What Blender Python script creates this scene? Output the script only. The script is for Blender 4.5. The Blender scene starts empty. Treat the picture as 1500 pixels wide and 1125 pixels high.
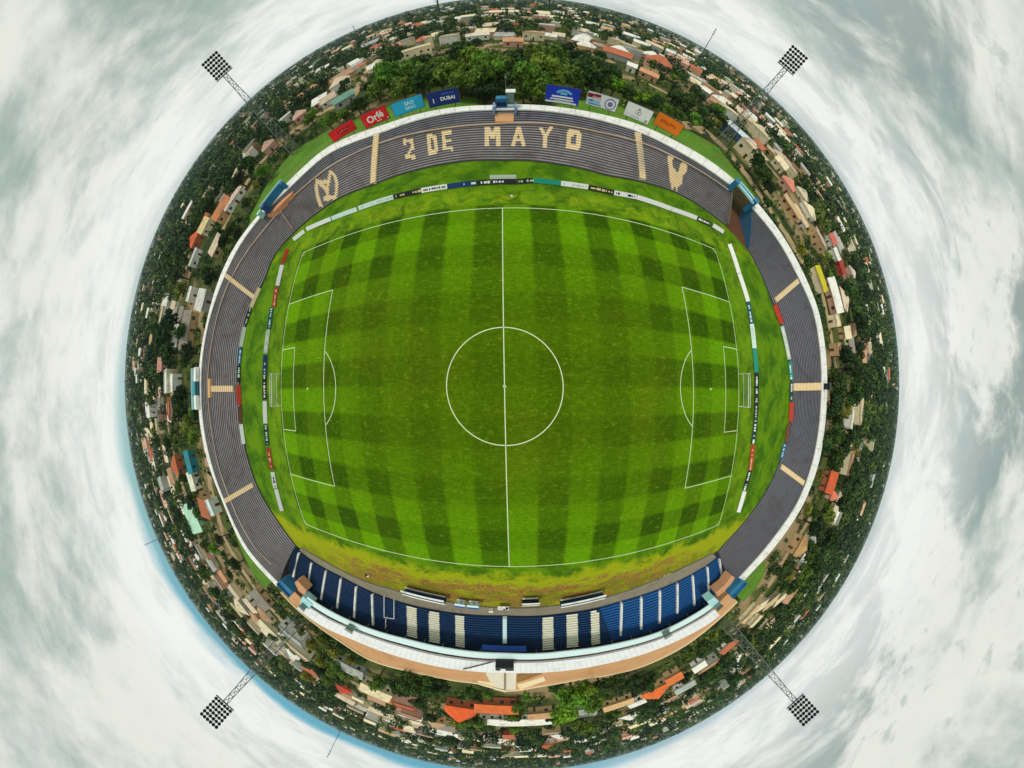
import bpy, math, random
import numpy as np
from mathutils import Vector, Matrix

random.seed(7); rng = np.random.default_rng(7)
R = math.radians
SC = bpy.context.scene
COL = SC.collection
H = 29.5            # height of the camera (a drone) above the pitch, metres
G0 = 3.0            # height of the town's ground above the sunken pitch
RH = 569.0          # radius of the horizon circle, in photo pixels
CX, CY = 750.5, 562.5

# ------------------------------------------------------------------ camera
cd = bpy.data.cameras.new('camera'); cam = bpy.data.objects.new('camera', cd); COL.objects.link(cam)
cam.location = (0, 0, H); cam.rotation_euler = (0, 0, 0)      # straight down
cd.type = 'PANO'; cd.clip_start = 0.1; cd.clip_end = 60000
cd.sensor_width = 36.0; cd.sensor_fit = 'HORIZONTAL'
cp = cd.cycles if hasattr(cd, 'cycles') and hasattr(cd.cycles, 'panorama_type') else cd
cp.panorama_type = 'FISHEYE_LENS_POLYNOMIAL'
cp.fisheye_fov = 2 * math.pi
_r = np.linspace(0.02, 0.98, 400) * 960 * 36.0 / 1500           # stereographic lens as a polynomial
_th = 2 * np.arctan(_r / (RH * 36.0 / 1500))
_k = np.linalg.lstsq(np.stack([_r, _r**2, _r**3, _r**4], 1), _th, rcond=None)[0]
cp.fisheye_polynomial_k0 = 0.0
cp.fisheye_polynomial_k1, cp.fisheye_polynomial_k2, cp.fisheye_polynomial_k3, cp.fisheye_polynomial_k4 = [-float(v) for v in _k]
SC.camera = cam

# ------------------------------------------------------------------ light
SUN_EL, SUN_AZ = R(66), R(150)
SC.view_settings.view_transform = 'Standard'; SC.view_settings.look = 'None'
SC.view_settings.exposure = 0.1; SC.view_settings.gamma = 1.0
W = bpy.data.worlds.new('World'); SC.world = W; W.use_nodes = True
nt = W.node_tree; nt.nodes.clear()

class NB:
    """small helper for node trees"""
    def __init__(s, nt): s.nt = nt
    def n(s, t, **kw):
        x = s.nt.nodes.new(t)
        for k, v in kw.items(): setattr(x, k, v)
        return x
    def put(s, sock, v):
        if isinstance(v, (int, float)): sock.default_value = v
        elif isinstance(v, (tuple, list)):
            sock.default_value = tuple(v) if len(v) == len(sock.default_value) else (tuple(v) + (1.0,))[:len(sock.default_value)]
        else: s.nt.links.new(v, sock)
    def m(s, op, a, b=0.0, c=0.0, clamp=False):
        x = s.n('ShaderNodeMath', operation=op, use_clamp=clamp)
        s.put(x.inputs[0], a); s.put(x.inputs[1], b); s.put(x.inputs[2], c)
        return x.outputs[0]
    def vm(s, op, a, b=(0, 0, 0)):
        x = s.n('ShaderNodeVectorMath', operation=op); s.put(x.inputs[0], a); s.put(x.inputs[1], b); return x.outputs[0]
    def noise(s, vec, scale, detail=4, rough=0.55, dist=0.0, col=False):
        x = s.n('ShaderNodeTexNoise'); s.put(x.inputs['Vector'], vec); s.put(x.inputs['Scale'], scale)
        s.put(x.inputs['Detail'], detail); s.put(x.inputs['Roughness'], rough); s.put(x.inputs['Distortion'], dist)
        return x.outputs['Color' if col else 'Fac']
    def ramp(s, f, lo, hi, smooth=True):
        x = s.n('ShaderNodeMapRange', interpolation_type='SMOOTHSTEP' if smooth else 'LINEAR')
        s.put(x.inputs['Value'], f); s.put(x.inputs['From Min'], lo); s.put(x.inputs['From Max'], hi)
        return x.outputs[0]
    def mix(s, f, a, b, mode='MIX'):
        x = s.n('ShaderNodeMix', data_type='RGBA', blend_type=mode)
        s.put(x.inputs[0], f); s.put(x.inputs[6], a); s.put(x.inputs[7], b); return x.outputs[2]
    def xyz(s, v):
        x = s.n('ShaderNodeSeparateXYZ'); s.put(x.inputs[0], v); return x.outputs
    def comb(s, x_, y_, z_):
        x = s.n('ShaderNodeCombineXYZ'); s.put(x.inputs[0], x_); s.put(x.inputs[1], y_); s.put(x.inputs[2], z_); return x.outputs[0]

b = NB(nt)
sky = b.n('ShaderNodeTexSky', sky_type='NISHITA', sun_disc=False)
sky.sun_elevation = SUN_EL; sky.sun_rotation = math.pi / 2 - SUN_AZ
sky.dust_density = 1.5; sky.ozone_density = 2.5
bg1 = b.n('ShaderNodeBackground'); b.put(bg1.inputs[0], sky.outputs[0]); b.put(bg1.inputs[1], 0.11)
tc = b.n('ShaderNodeTexCoord'); d = tc.outputs['Generated']
dx, dy, dz = b.xyz(d)
el = b.m('ABSOLUTE', dz)
den = b.m('ADD', el, 0.16)                              # clouds lie on a deck: they crowd together towards the horizon
deck = b.comb(b.m('DIVIDE', dx, den), b.m('DIVIDE', dy, den), 0.0)
big = b.noise(b.vm('ADD', deck, (3.7, 1.2, 0)), 0.5, 4, 0.55, 0.4)
mid = b.noise(deck, 1.5, 8, 0.62, 0.35)
fine = b.noise(deck, 5.0, 7, 0.65, 0.2)
f1 = b.m('ADD', b.m('MULTIPLY', big, 0.55), b.m('ADD', b.m('MULTIPLY', mid, 0.4), b.m('MULTIPLY', fine, 0.17)))
shade = b.ramp(f1, 0.42, 0.60)
cloud = b.mix(shade, (0.34, 0.43, 0.38), (0.79, 0.805, 0.735))
east = b.ramp(dx, -0.6, 0.9)                            # the eastern sky is heavier
dark = b.m('MULTIPLY', east, b.ramp(b.noise(b.vm('ADD', deck, (9, 4, 0)), 0.9, 6, 0.62, 0.5), 0.46, 0.60))
cloud = b.mix(b.m('MULTIPLY', dark, 0.9), cloud, (0.27, 0.345, 0.33))
puff = b.m('MULTIPLY', b.ramp(b.noise(b.vm('ADD', deck, (2, 7, 0)), 7.0, 6, 0.6, 0.1), 0.56, 0.70), b.m('MULTIPLY_ADD', east, 0.45, 0.22))   # torn grey scraps of cloud
cloud = b.mix(puff, cloud, (0.44, 0.53, 0.47))
glow = b.m('MULTIPLY', b.ramp(el, 0.26, 0.015), b.m('MULTIPLY_ADD', big, 0.7, 0.45), clamp=True)   # bright overcast low down
cloud = b.mix(b.m('MULTIPLY', glow, 0.85), cloud, (0.96, 0.97, 0.94))
bg2 = b.n('ShaderNodeBackground'); b.put(bg2.inputs[0], cloud); b.put(bg2.inputs[1], 0.95)
# open blue sky in a low band, mostly to the south-west
sw = b.ramp(b.m('ADD', b.m('MULTIPLY', dx, -0.58), b.m('MULTIPLY', dy, -0.81)), 0.1, 0.95)
top = b.m('ADD', 0.010, b.m('MULTIPLY', sw, b.m('ADD', 0.006, b.m('MULTIPLY', b.ramp(big, 0.3, 0.65), 0.027))))
gap = b.m('SUBTRACT', 1.0, b.ramp(b.m('DIVIDE', el, top), 0.3, 1.3))
gap = b.m('MULTIPLY', gap, b.m('MULTIPLY_ADD', sw, 1.0, 0.05, clamp=True))
thin = b.m('MULTIPLY', b.ramp(mid, 0.55, 0.40), 0.05)
bg3 = b.n('ShaderNodeBackground'); b.put(bg3.inputs[0], b.mix(b.ramp(dy, -0.2, -0.7), (0.25, 0.60, 0.62), (0.05, 0.46, 0.66))); b.put(bg3.inputs[1], 1.0)
ms0 = b.n('ShaderNodeMixShader'); b.put(ms0.inputs[0], 0.75); nt.links.new(bg1.outputs[0], ms0.inputs[1]); nt.links.new(bg3.outputs[0], ms0.inputs[2])
ms = b.n('ShaderNodeMixShader'); b.put(ms.inputs[0], b.m('MAXIMUM', gap, thin)); nt.links.new(bg2.outputs[0], ms.inputs[1]); nt.links.new(ms0.outputs[0], ms.inputs[2])
out = b.n('ShaderNodeOutputWorld'); nt.links.new(ms.outputs[0], out.inputs[0])

sd = bpy.data.lights.new('sun', 'SUN'); sd.energy = 1.5; sd.angle = R(10); sd.color = (1.0, 0.96, 0.88)
sun = bpy.data.objects.new('sun', sd); COL.objects.link(sun); sun.location = (0, 0, 200)
sun.rotation_euler = Vector((math.cos(SUN_EL) * math.cos(SUN_AZ), math.cos(SUN_EL) * math.sin(SUN_AZ), math.sin(SUN_EL))).to_track_quat('Z', 'Y').to_euler()

# ------------------------------------------------------------------ photo <-> place
def pol(px, py): return math.degrees(math.atan2(-(py - CY), px - CX)), math.hypot(px - CX, py - CY)
def th(r): return 2 * math.atan(r / RH)
def dist(r, z): return (H - z) * math.tan(th(r))
def PT(px, py, z=0.0):
    a, r = pol(px, py); dd = dist(r, z)
    return Vector((dd * math.cos(R(a)), dd * math.sin(R(a)), z))
def at(az, dd, z): return Vector((dd * math.cos(R(az)), dd * math.sin(R(az)), z))
def zat(r, dd): return H - dd / math.tan(th(r))                  # height seen at radius r, dd metres out
def toPX(x, y, z):                                                # numpy friendly
    dd = np.hypot(x, y); t = np.arctan2(dd, H - z); r = RH * np.tan(t / 2)
    return CX + r * x / np.maximum(dd, 1e-6), CY - r * y / np.maximum(dd, 1e-6)
def table(pts, wrap=True):
    ar = sorted(((pol(*p)[0] % 360), pol(*p)[1]) for p in pts)
    a = np.array([q[0] for q in ar]); r = np.array([q[1] for q in ar])
    if wrap: a = np.concatenate([a - 360, a, a + 360]); r = np.concatenate([r, r, r])
    g = np.arange(-360, 720, 0.25); v = np.interp(g, a, r)
    k = np.exp(-0.5 * (np.arange(-16, 17) / 7.0) ** 2); k /= k.sum()
    v2 = np.convolve(np.pad(v, 16, mode='edge'), k, mode='valid')
    return lambda az: np.interp(np.asarray(az, float) % 360, g, v2)

# ------------------------------------------------------------------ mesh helpers
class MB:
    def __init__(s): s.v = []; s.f = []; s.mi = []
    def face(s, pts, mi=0):
        i = len(s.v); s.v += [tuple(p) for p in pts]; s.f.append(tuple(range(i, i + len(pts)))); s.mi.append(mi)
    def box(s, c, size, rz=0.0, mi=0, tilt=None):
        m = Matrix.Translation(Vector(c)) @ Matrix.Rotation(rz, 4, 'Z')
        if tilt is not None: m = m @ tilt
        x, y, z = size[0] / 2, size[1] / 2, size[2] / 2
        q = [m @ Vector(p) for p in ((-x, -y, -z), (x, -y, -z), (x, y, -z), (-x, y, -z), (-x, -y, z), (x, -y, z), (x, y, z), (-x, y, z))]
        i = len(s.v); s.v += [tuple(p) for p in q]
        for f in ((0, 3, 2, 1), (4, 5, 6, 7), (0, 1, 5, 4), (1, 2, 6, 5), (2, 3, 7, 6), (3, 0, 4, 7)):
            s.f.append(tuple(i + k for k in f)); s.mi.append(mi)
    def bar(s, a, c, r, mi=0, n=4, r2=None):
        a, c = Vector(a), Vector(c); r2 = r if r2 is None else r2
        q = (c - a).to_track_quat('Z', 'Y'); i = len(s.v)
        for P, rr in ((a, r), (c, r2)):
            for k in range(n):
                t = 2 * math.pi * (k + 0.5) / n
                s.v.append(tuple(P + q @ Vector((rr * math.cos(t), rr * math.sin(t), 0))))
        for k in range(n):
            j = (k + 1) % n; s.f.append((i + k, i + j, i + n + j, i + n + k)); s.mi.append(mi)
        s.f.append(tuple(i + k for k in range(n))[::-1]); s.mi.append(mi)
        s.f.append(tuple(i + n + k for k in range(n))); s.mi.append(mi)
    def prism(s, poly, z0, z1, mi=0):                             # poly: list of (x, y)
        n = len(poly); i = len(s.v)
        ar = sum(poly[k][0] * poly[(k + 1) % n][1] - poly[(k + 1) % n][0] * poly[k][1] for k in range(n))
        if ar < 0: poly = poly[::-1]
        s.v += [(p[0], p[1], z0) for p in poly] + [(p[0], p[1], z1) for p in poly]
        s.f.append(tuple(range(i, i + n))[::-1]); s.f.append(tuple(range(i + n, i + 2 * n))); s.mi += [mi, mi]
        for k in range(n):
            j = (k + 1) % n; s.f.append((i + k, i + j, i + n + j, i + n + k)); s.mi.append(mi)
    def strip(s, A, B, mi=0):                                     # quads between two polylines
        i = len(s.v); n = len(A); s.v += [tuple(p) for p in A] + [tuple(p) for p in B]
        for k in range(n - 1): s.f.append((i + k, i + k + 1, i + n + k + 1, i + n + k)); s.mi.append(mi)
    def build(s, name, mats, parent=None, smooth=False, loc=None):
        me = bpy.data.meshes.new(name); me.from_pydata(s.v, [], s.f)
        mats = mats if isinstance(mats, (list, tuple)) else [mats]
        for m in mats: me.materials.append(m)
        if any(s.mi): me.polygons.foreach_set('material_index', s.mi)
        if smooth: me.polygons.foreach_set('use_smooth', [True] * len(me.polygons))
        me.update()
        o = bpy.data.objects.new(name, me); COL.objects.link(o)
        if parent is not None: o.parent = parent
        if loc is not None: o.location = loc
        return o
def tag(o, label=None, cat=None, group=None, kind=None):
    if label: o['label'] = label
    if cat: o['category'] = cat
    if group: o['group'] = group
    if kind: o['kind'] = kind
    return o
def empty(name, loc=(0, 0, 0), rz=0.0, label=None, cat=None, group=None):
    o = bpy.data.objects.new(name, None); COL.objects.link(o); o.location = loc; o.rotation_euler = (0, 0, rz)
    o.empty_display_size = 0.5
    return tag(o, label, cat, group)
def put(mb, name, mats, root, smooth=False):                      # mesh given in world space, parented to an Empty that may be turned
    o = mb.build(name, mats, None, smooth)
    o.data.transform((Matrix.Translation(root.location) @ root.rotation_euler.to_matrix().to_4x4()).inverted())
    o.parent = root
    return o
def copy_tree(src, parent=None):
    c = src.copy(); COL.objects.link(c)
    if parent is not None: c.parent = parent
    for ch in list(src.children): copy_tree(ch, c)
    return c

# ------------------------------------------------------------------ materials
def lin(c): c /= 255.0; return c / 12.92 if c <= 0.04045 else ((c + 0.055) / 1.055) ** 2.4
def C(r, g, bl, k=0.95): return tuple(min(0.85, lin(v) * k) for v in (r, g, bl))
MATS = {}
def mat(name, col, rough=0.85, var=0.25, scale=0.6, fine=0.0, spec=0.3, obj=False, bump=0.0, metal=0.0, stain=None):
    if name in MATS: return MATS[name]
    m = bpy.data.materials.new(name); m.use_nodes = True; t = m.node_tree; bb = NB(t); p = t.nodes['Principled BSDF']
    pos = bb.n('ShaderNodeNewGeometry').outputs['Position']
    base = tuple(col) + (1.0,)
    if obj: base = bb.n('ShaderNodeObjectInfo').outputs['Color']
    n1 = bb.noise(pos, scale, 5, 0.6)
    k = bb.m('MULTIPLY_ADD', n1, 2 * var, 1 - var)
    if fine: k = bb.m('MULTIPLY', k, bb.m('MULTIPLY_ADD', bb.noise(pos, scale * 9, 3, 0.6), 2 * fine, 1 - fine))
    c = bb.mix(1.0, base, bb.comb(k, k, k), 'MULTIPLY')
    if stain: c = bb.mix(bb.m('MULTIPLY', bb.ramp(bb.noise(pos, stain[1], 6, 0.65, 0.6), 0.5, 0.68), stain[2]), c, stain[0])
    bb.put(p.inputs['Base Color'], c); p.inputs['Roughness'].default_value = rough
    p.inputs['Specular IOR Level'].default_value = spec; p.inputs['Metallic'].default_value = metal
    if bump:
        bn = bb.n('ShaderNodeBump'); bn.inputs['Strength'].default_value = bump; bb.put(bn.inputs['Height'], bb.noise(pos, scale * 6, 4)); t.links.new(bn.outputs[0], p.inputs['Normal'])
    MATS[name] = m; return m
# ------------------------------------------------------------------ outlines measured on the photograph
A_pts = [(430.7,797),(406.7,764),(382.7,726.7),(366.7,686.7),(354.7,636),(352,593),(350.7,526.7),(358.7,478.7),(372,439),(388,409),(400,374),(434,336),(474,304),(498,288),(544,271),(615.6,246.8),(666,237),(736,234),(820,240),(890,256.6),(943,266),(990,280),(1065,330),(1096,362),(1120,409),(1133,444),(1146.7,478.7),(1157,526.7),(1160.5,569),(1158.7,620),(1144,676),(1125,718.7),(1093,764),(1058.7,801)]
D_pts = [(404,857),(358.7,806.7),(326.7,734.7),(305,678.7),(293,620),(293,526.7),(302.7,473),(324,401),(345,358.7),(382.7,310.7),(426.7,262.7),(480,214.7),(560,184),(640,161.3),(722.7,154.7),(760.7,153.3),(830,158.7),(883,168),(936.7,182.7),(990,206.7),(1043,237),(1078,265),(1110,297),(1154,356),(1173,390.7),(1200,454.7),(1212,540),(1212,580),(1208,633),(1201,676),(1178.7,737),(1144,790.7),(1098.7,841),(1058.7,882.7)]
C_pts = [(409,852),(364,804),(330.7,734.7),(310.7,678.7),(298.7,620),(297.5,526.7),(306.7,473),(330.7,404),(353,358.7),(388,313),(430,272),(480,226.7),(560,196),(640,170.7),(722.7,163),(760.7,162.7),(830,168),(883,178.7),(936.7,194.7),(990,221),(1043,253),(1076,277),(1102,306),(1142,356),(1165,398.7),(1192,457),(1203,540),(1202.7,580),(1198.7,633),(1190.7,676),(1170.7,732),(1134.7,785),(1090.7,836),(1056,872)]
B_pts = [(722.7,184),(640,192),(560,209),(480,248),(434.7,284),(385,342.7),(345,396),(329,430.7),(316,478.7),(308,526.7),(305,564),(308,606.7),(310.7,620),(320,678.7),(337,726.7),(364,788),(412,838.7),(816.7,184),(883,197),(936.7,209),(990,232),(1043,262.7),(1075,285)]
GA_pts = [(431,803),(460,825.6),(501,847),(525,860),(549,871),(597,886.6),(640,896),(683,902),(740,903.6),(829,900),(865,895),(908,883),(963,866),(1011,845),(1054,818)]
GP_pts = [(430,797),(457.6,811),(496,833),(544,855),(587,866),(652,880),(700,888),(740,890),(812,887),(898,872),(951,853),(1004,830),(1052,806)]
GF_pts = [(451.6,876),(520,913),(599,937),(664,951),(740,957),(836,953),(908,942),(968,926),(1045,883)]
GR_pts = [(438,893),(472,917),(520,937),(592,963),(664,979),(724,984),(740,984),(812,983),(884,972),(956,953),(1045,909.6)]
GO_pts = [(440,895),(472,920),(496,936),(544,967),(616,985),(712,1000),(731,1011),(752,1012),(783,1005),(850,993),(937,977),(1004,945),(1044,914)]
rA, rD, rC, rB = table(A_pts), table(D_pts), table(C_pts), table(B_pts)
rGA, rGP, rGF, rGR, rGO = (table(q, False) for q in (GA_pts, GP_pts, GF_pts, GR_pts, GO_pts))
ZA, ZC = 0.55, 7.0                  # front wall top, top row of the bowl
GZA, GZC, GZR = 1.0, 5.6, 8.0      # seats of the main stand, its roof
AZG0, AZG1 = pol(431, 803)[0] % 360, pol(1056, 812)[0] % 360      # span of the main stand (about 217 to 321 degrees)
dA = lambda az: dist_v(rA(az), ZA)
dC = lambda az: dist_v(rC(az), ZC)
dD = lambda az: dist_v(rD(az), ZC + .3)
def dist_v(r, z): return (H - z) * np.tan(2 * np.arctan(np.asarray(r) / RH))
dGA = lambda az: dist_v(rGA(az), GZA)
dGC = lambda az: dGA(az) + (dist_v(rGF(az), GZR) + 4.0 - dGA(az))  # top row runs 4 m back under the roof
dGO = lambda az: dist_v(rGO(az), GZC)

# ------------------------------------------------------------------ setting materials
def ground_mat():
    m = bpy.data.materials.new('town_ground'); m.use_nodes = True; q = NB(m.node_tree); p = m.node_tree.nodes['Principled BSDF']
    pos = q.n('ShaderNodeNewGeometry').outputs['Position']
    n1 = q.noise(pos, 0.035, 6, 0.62, 0.5); n2 = q.noise(q.vm('ADD', pos, (300, 80, 0)), 0.02, 5, 0.6, 0.8); n3 = q.noise(pos, 0.5, 5, 0.7)
    c = q.mix(q.ramp(n1, 0.42, 0.56), C(46, 62, 26), C(80, 88, 38))
    gx, gy, gz_ = q.xyz(pos); far = q.ramp(q.m('SQRT', q.m('ADD', q.m('MULTIPLY', gx, gx), q.m('MULTIPLY', gy, gy))), 500, 200)
    c = q.mix(q.m('MULTIPLY', q.m('MULTIPLY', q.ramp(n2, 0.52, 0.62), 0.85), far), c, C(160, 138, 100))
    k = q.m('MULTIPLY_ADD', n3, 0.9, 0.55); c = q.mix(1.0, c, q.comb(k, k, k), 'MULTIPLY')
    q.put(p.inputs['Base Color'], c); p.inputs['Roughness'].default_value = 0.95; p.inputs['Specular IOR Level'].default_value = 0.1
    return m
def verge_mat():
    m = bpy.data.materials.new('verge_grass'); m.use_nodes = True; q = NB(m.node_tree); p = m.node_tree.nodes['Principled BSDF']
    pos = q.n('ShaderNodeNewGeometry').outputs['Position']; x, y, z = q.xyz(pos)
    n1 = q.noise(pos, 0.16, 7, 0.7, 0.4); n2 = q.noise(pos, 1.9, 7, 0.8); n3 = q.noise(q.vm('ADD', pos, (50, 9, 0)), 0.3, 6, 0.7, 0.8)
    c = q.mix(q.ramp(n1, 0.36, 0.62), C(58, 98, 8), C(96, 138, 10))
    # trampled yellow band along the lines, north and at the ends
    ax = q.m('ABSOLUTE', x)
    by = q.m('MULTIPLY', q.ramp(y, 34.2, 35.6), q.ramp(y, 42.0, 37.5)); bx = q.m('MULTIPLY', q.ramp(ax, 53.0, 55.0), q.ramp(ax, 62.5, 58.0))
    yel = q.m('MULTIPLY', q.m('MAXIMUM', q.m('MULTIPLY', by, 0.75), q.m('MULTIPLY', bx, 0.4)), q.ramp(n3, 0.40, 0.64))
    c = q.mix(yel, c, C(136, 160, 18))
    # worn, then bare earth in front of the main stand
    south = q.m('MULTIPLY', y, -1.0)
    s1 = q.m('ADD', south, q.m('MULTIPLY', q.m('SUBTRACT', n3, 0.5), 7.0)); s1 = q.m('ADD', s1, q.m('MULTIPLY', q.m('SUBTRACT', n1, 0.5), 9.0))
    c = q.mix(q.m('MULTIPLY', q.ramp(s1, 37.2, 40.2), 0.9), c, C(156, 164, 20))
    earth = q.m('MULTIPLY', q.m('MULTIPLY', q.ramp(s1, 40.6, 43.0), q.ramp(q.noise(q.vm('MULTIPLY', pos, (.5, 1.4, 1)), .28, 6, .7, .5), .36, .54)), q.ramp(q.m('ADD', ax, q.m('MULTIPLY', n3, 14)), 60.0, 40.0))
    c = q.mix(q.m('MULTIPLY', earth, 0.95), c, q.mix(q.ramp(n2, 0.35, 0.65), C(112, 80, 42), C(164, 122, 60)))
    c = q.mix(q.m('MULTIPLY', q.m('MULTIPLY', q.ramp(s1, 43.5, 46.0), q.ramp(n1, 0.40, 0.55)), 0.7), c, C(112, 118, 30))
    k = q.m('MULTIPLY_ADD', n2, 1.5, 0.25); c = q.mix(1.0, c, q.comb(k, k, k), 'MULTIPLY')
    q.put(p.inputs['Base Color'], c); p.inputs['Roughness'].default_value = 0.95; p.inputs['Specular IOR Level'].default_value = 0.1
    return m
def pitch_mat():
    m = bpy.data.materials.new('mown_pitch'); m.use_nodes = True; q = NB(m.node_tree); p = m.node_tree.nodes['Principled BSDF']
    uv = q.n('ShaderNodeUVMap').outputs[0]; u, v, _ = q.xyz(uv)      # metres on the pitch
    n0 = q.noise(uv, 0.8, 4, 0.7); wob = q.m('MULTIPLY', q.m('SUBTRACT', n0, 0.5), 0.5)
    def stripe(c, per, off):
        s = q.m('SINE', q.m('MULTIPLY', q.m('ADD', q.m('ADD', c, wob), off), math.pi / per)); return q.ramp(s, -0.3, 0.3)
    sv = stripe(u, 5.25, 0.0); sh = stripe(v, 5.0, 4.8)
    av = q.m('MULTIPLY_ADD', q.ramp(q.m('ABSOLUTE', v), 6, 30), 0.38, 0.26); ah = q.m('MULTIPLY_ADD', q.ramp(q.m('ABSOLUTE', u), 8, 42), 0.44, 0.2)  # mowing sheen fades under a steep view; painted as weaker stripes near the centre
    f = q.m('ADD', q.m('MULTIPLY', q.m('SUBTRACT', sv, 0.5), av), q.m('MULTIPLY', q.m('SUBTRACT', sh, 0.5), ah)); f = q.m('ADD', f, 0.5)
    edge = q.m('MAXIMUM', q.ramp(q.m('ABSOLUTE', v), 4, 34), q.ramp(q.m('ABSOLUTE', u), 14, 50))
    dk = q.mix(edge, C(60, 88, 5), C(48, 81, 4)); lt = q.mix(edge, C(83, 116, 6), C(99, 150, 6))
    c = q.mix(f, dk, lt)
    big = q.noise(uv, 0.06, 5, 0.6, 0.6); mid = q.noise(uv, 0.9, 6, 0.72); fi = q.noise(uv, 2.7, 5, 0.8)
    sx = q.noise(q.vm('MULTIPLY', uv, (0.6, 3.2, 1)), 0.9, 6, 0.75)   # fine scratches left by the mower
    c = q.mix(q.m('MULTIPLY', q.ramp(big, 0.48, 0.66), 0.25), c, C(92, 104, 16))
    c = q.mix(q.m('MULTIPLY', q.ramp(q.m('MULTIPLY', mid, sx), 0.27, 0.38), 0.4), c, C(118, 138, 30))
    k = q.m('MULTIPLY', q.m('MULTIPLY', q.m('MULTIPLY_ADD', fi, 1.9, 0.05), q.m('MULTIPLY_ADD', sx, 0.9, 0.55)), q.m('MULTIPLY_ADD', mid, 0.9, 0.55)); c = q.mix(1.0, c, q.comb(k, k, k), 'MULTIPLY')
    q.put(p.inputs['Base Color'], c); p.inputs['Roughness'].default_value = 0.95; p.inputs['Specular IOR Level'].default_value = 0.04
    return m
M_white = mat('white_paint', (0.82, 0.82, 0.78), 0.7, 0.16, 0.8, 0.1, stain=((0.42, 0.41, 0.36), 0.4, 0.65))
M_line = mat('line_paint', (0.66, 0.76, 0.46), 0.9, 0.22, 2.5)
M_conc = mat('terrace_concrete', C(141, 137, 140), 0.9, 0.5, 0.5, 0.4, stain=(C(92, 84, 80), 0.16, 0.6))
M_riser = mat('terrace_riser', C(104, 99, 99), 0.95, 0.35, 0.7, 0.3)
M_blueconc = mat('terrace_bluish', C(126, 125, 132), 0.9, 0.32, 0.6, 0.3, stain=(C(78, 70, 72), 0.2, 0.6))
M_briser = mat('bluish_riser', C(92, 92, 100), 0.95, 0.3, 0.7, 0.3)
M_cream = mat('cream_paint', C(242, 214, 172, 1.0), 0.85, 0.10, 1.2, 0.08)
M_tan = mat('tan_kerb', C(222, 192, 166), 0.85, 0.15, 1.0)
M_wallgrey = mat('wall_concrete', C(110, 108, 100), 0.9, 0.3, 0.6)
M_pave = mat('grey_paving', C(138, 130, 112), 0.9, 0.25, 0.5, 0.15, stain=(C(100, 96, 80), 0.3, 0.5))
M_orange = mat('terracotta_paving', C(206, 156, 108), 0.85, 0.15, 0.4, 0.1, stain=(C(150, 96, 52), 0.15, 0.35))
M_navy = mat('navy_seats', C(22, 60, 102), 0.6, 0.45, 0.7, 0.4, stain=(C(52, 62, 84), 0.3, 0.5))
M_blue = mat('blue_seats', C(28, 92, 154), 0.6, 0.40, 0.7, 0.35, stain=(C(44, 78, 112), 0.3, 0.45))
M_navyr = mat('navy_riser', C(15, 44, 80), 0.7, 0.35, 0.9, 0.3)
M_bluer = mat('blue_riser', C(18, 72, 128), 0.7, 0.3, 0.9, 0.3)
M_royal = mat('royal_paint', C(36, 74, 160), 0.55, 0.15, 0.8)
M_teal = mat('teal_blue_paint', C(34, 112, 156), 0.55, 0.2, 0.8)
M_pale = mat('pale_blue_paint', C(172, 222, 226), 0.55, 0.12, 0.8)
M_roof = mat('white_metal_roof', (0.83, 0.84, 0.84), 0.45, 0.07, 0.5, stain=((0.50, 0.52, 0.52), 0.22, 0.5))
M_rooflip = mat('bluish_roof_edge', C(212, 236, 244, 1.0), 0.45, 0.07, 0.5)
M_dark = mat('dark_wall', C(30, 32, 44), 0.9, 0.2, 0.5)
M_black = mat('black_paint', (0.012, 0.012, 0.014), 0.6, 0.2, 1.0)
M_steel = mat('galvanised_steel', C(128, 134, 132), 0.5, 0.2, 1.5)
M_dsteel = mat('dark_steel', C(62, 68, 70), 0.5, 0.2, 1.5)
M_lane = mat('packed_earth', C(170, 146, 108), 0.95, 0.3, 0.3, 0.2, stain=(C(120, 112, 60), 0.1, 0.6))
M_bank = mat('bank_grass', C(82, 128, 16), 0.95, 0.6, 0.16, 0.7, stain=(C(112, 108, 44), 0.13, 0.8))

# ------------------------------------------------------------------ the setting
def edge_d(az):
    az = az % 360
    return float(dGO(az)) if 219.6 < az < 316.5 else float(dD(az))
def edge_z(az): return G0 - 0.4 if 219.6 < (az % 360) < 316.5 else 6.3
def bankw(az):
    """width of the open grass outside the rim"""
    az = az % 360
    for A_, R_ in (([206, 210, 214, 217, 219.5], [455, 462, 468, 471, 471]), ([316.6, 319, 322, 326], [464, 466, 464, 452]), ([96, 104, 116, 123, 126, 134, 140, 147, 152], [418, 436, 446, 453, 458, 468, 463, 455, 440]), ([33, 38, 45, 49, 56, 64, 74, 82], [438, 449, 455, 459, 451, 441, 430, 415])):
        if A_[0] <= az <= A_[-1]: return max(1.5, float(dist_v(np.interp(az, A_, R_), G0)) - edge_d(az))
    return 0.0
def terrain(az, e):
    """ground height e metres outside the rim: grassy banks fall away gently, elsewhere the slope is short"""
    az %= 360
    if 219.6 < az < 316.5: return G0 - 0.4
    w = max(0, min(1, (az - 96) / 8, (152 - az) / 8), min(1, (az - 33) / 8, (82 - az) / 8), min(1, (az - 206) / 4) if az < 219.6 else 0, min(1, (326 - az) / 4) if az > 316.5 else 0)
    return float(np.interp(e, [0, 3, 8, 13], [6.3, 5.6, 4.0, G0])) * (1 - w) + w * float(np.interp(e, [0, 3, 24], [6.3, 6.1, G0]))
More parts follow.
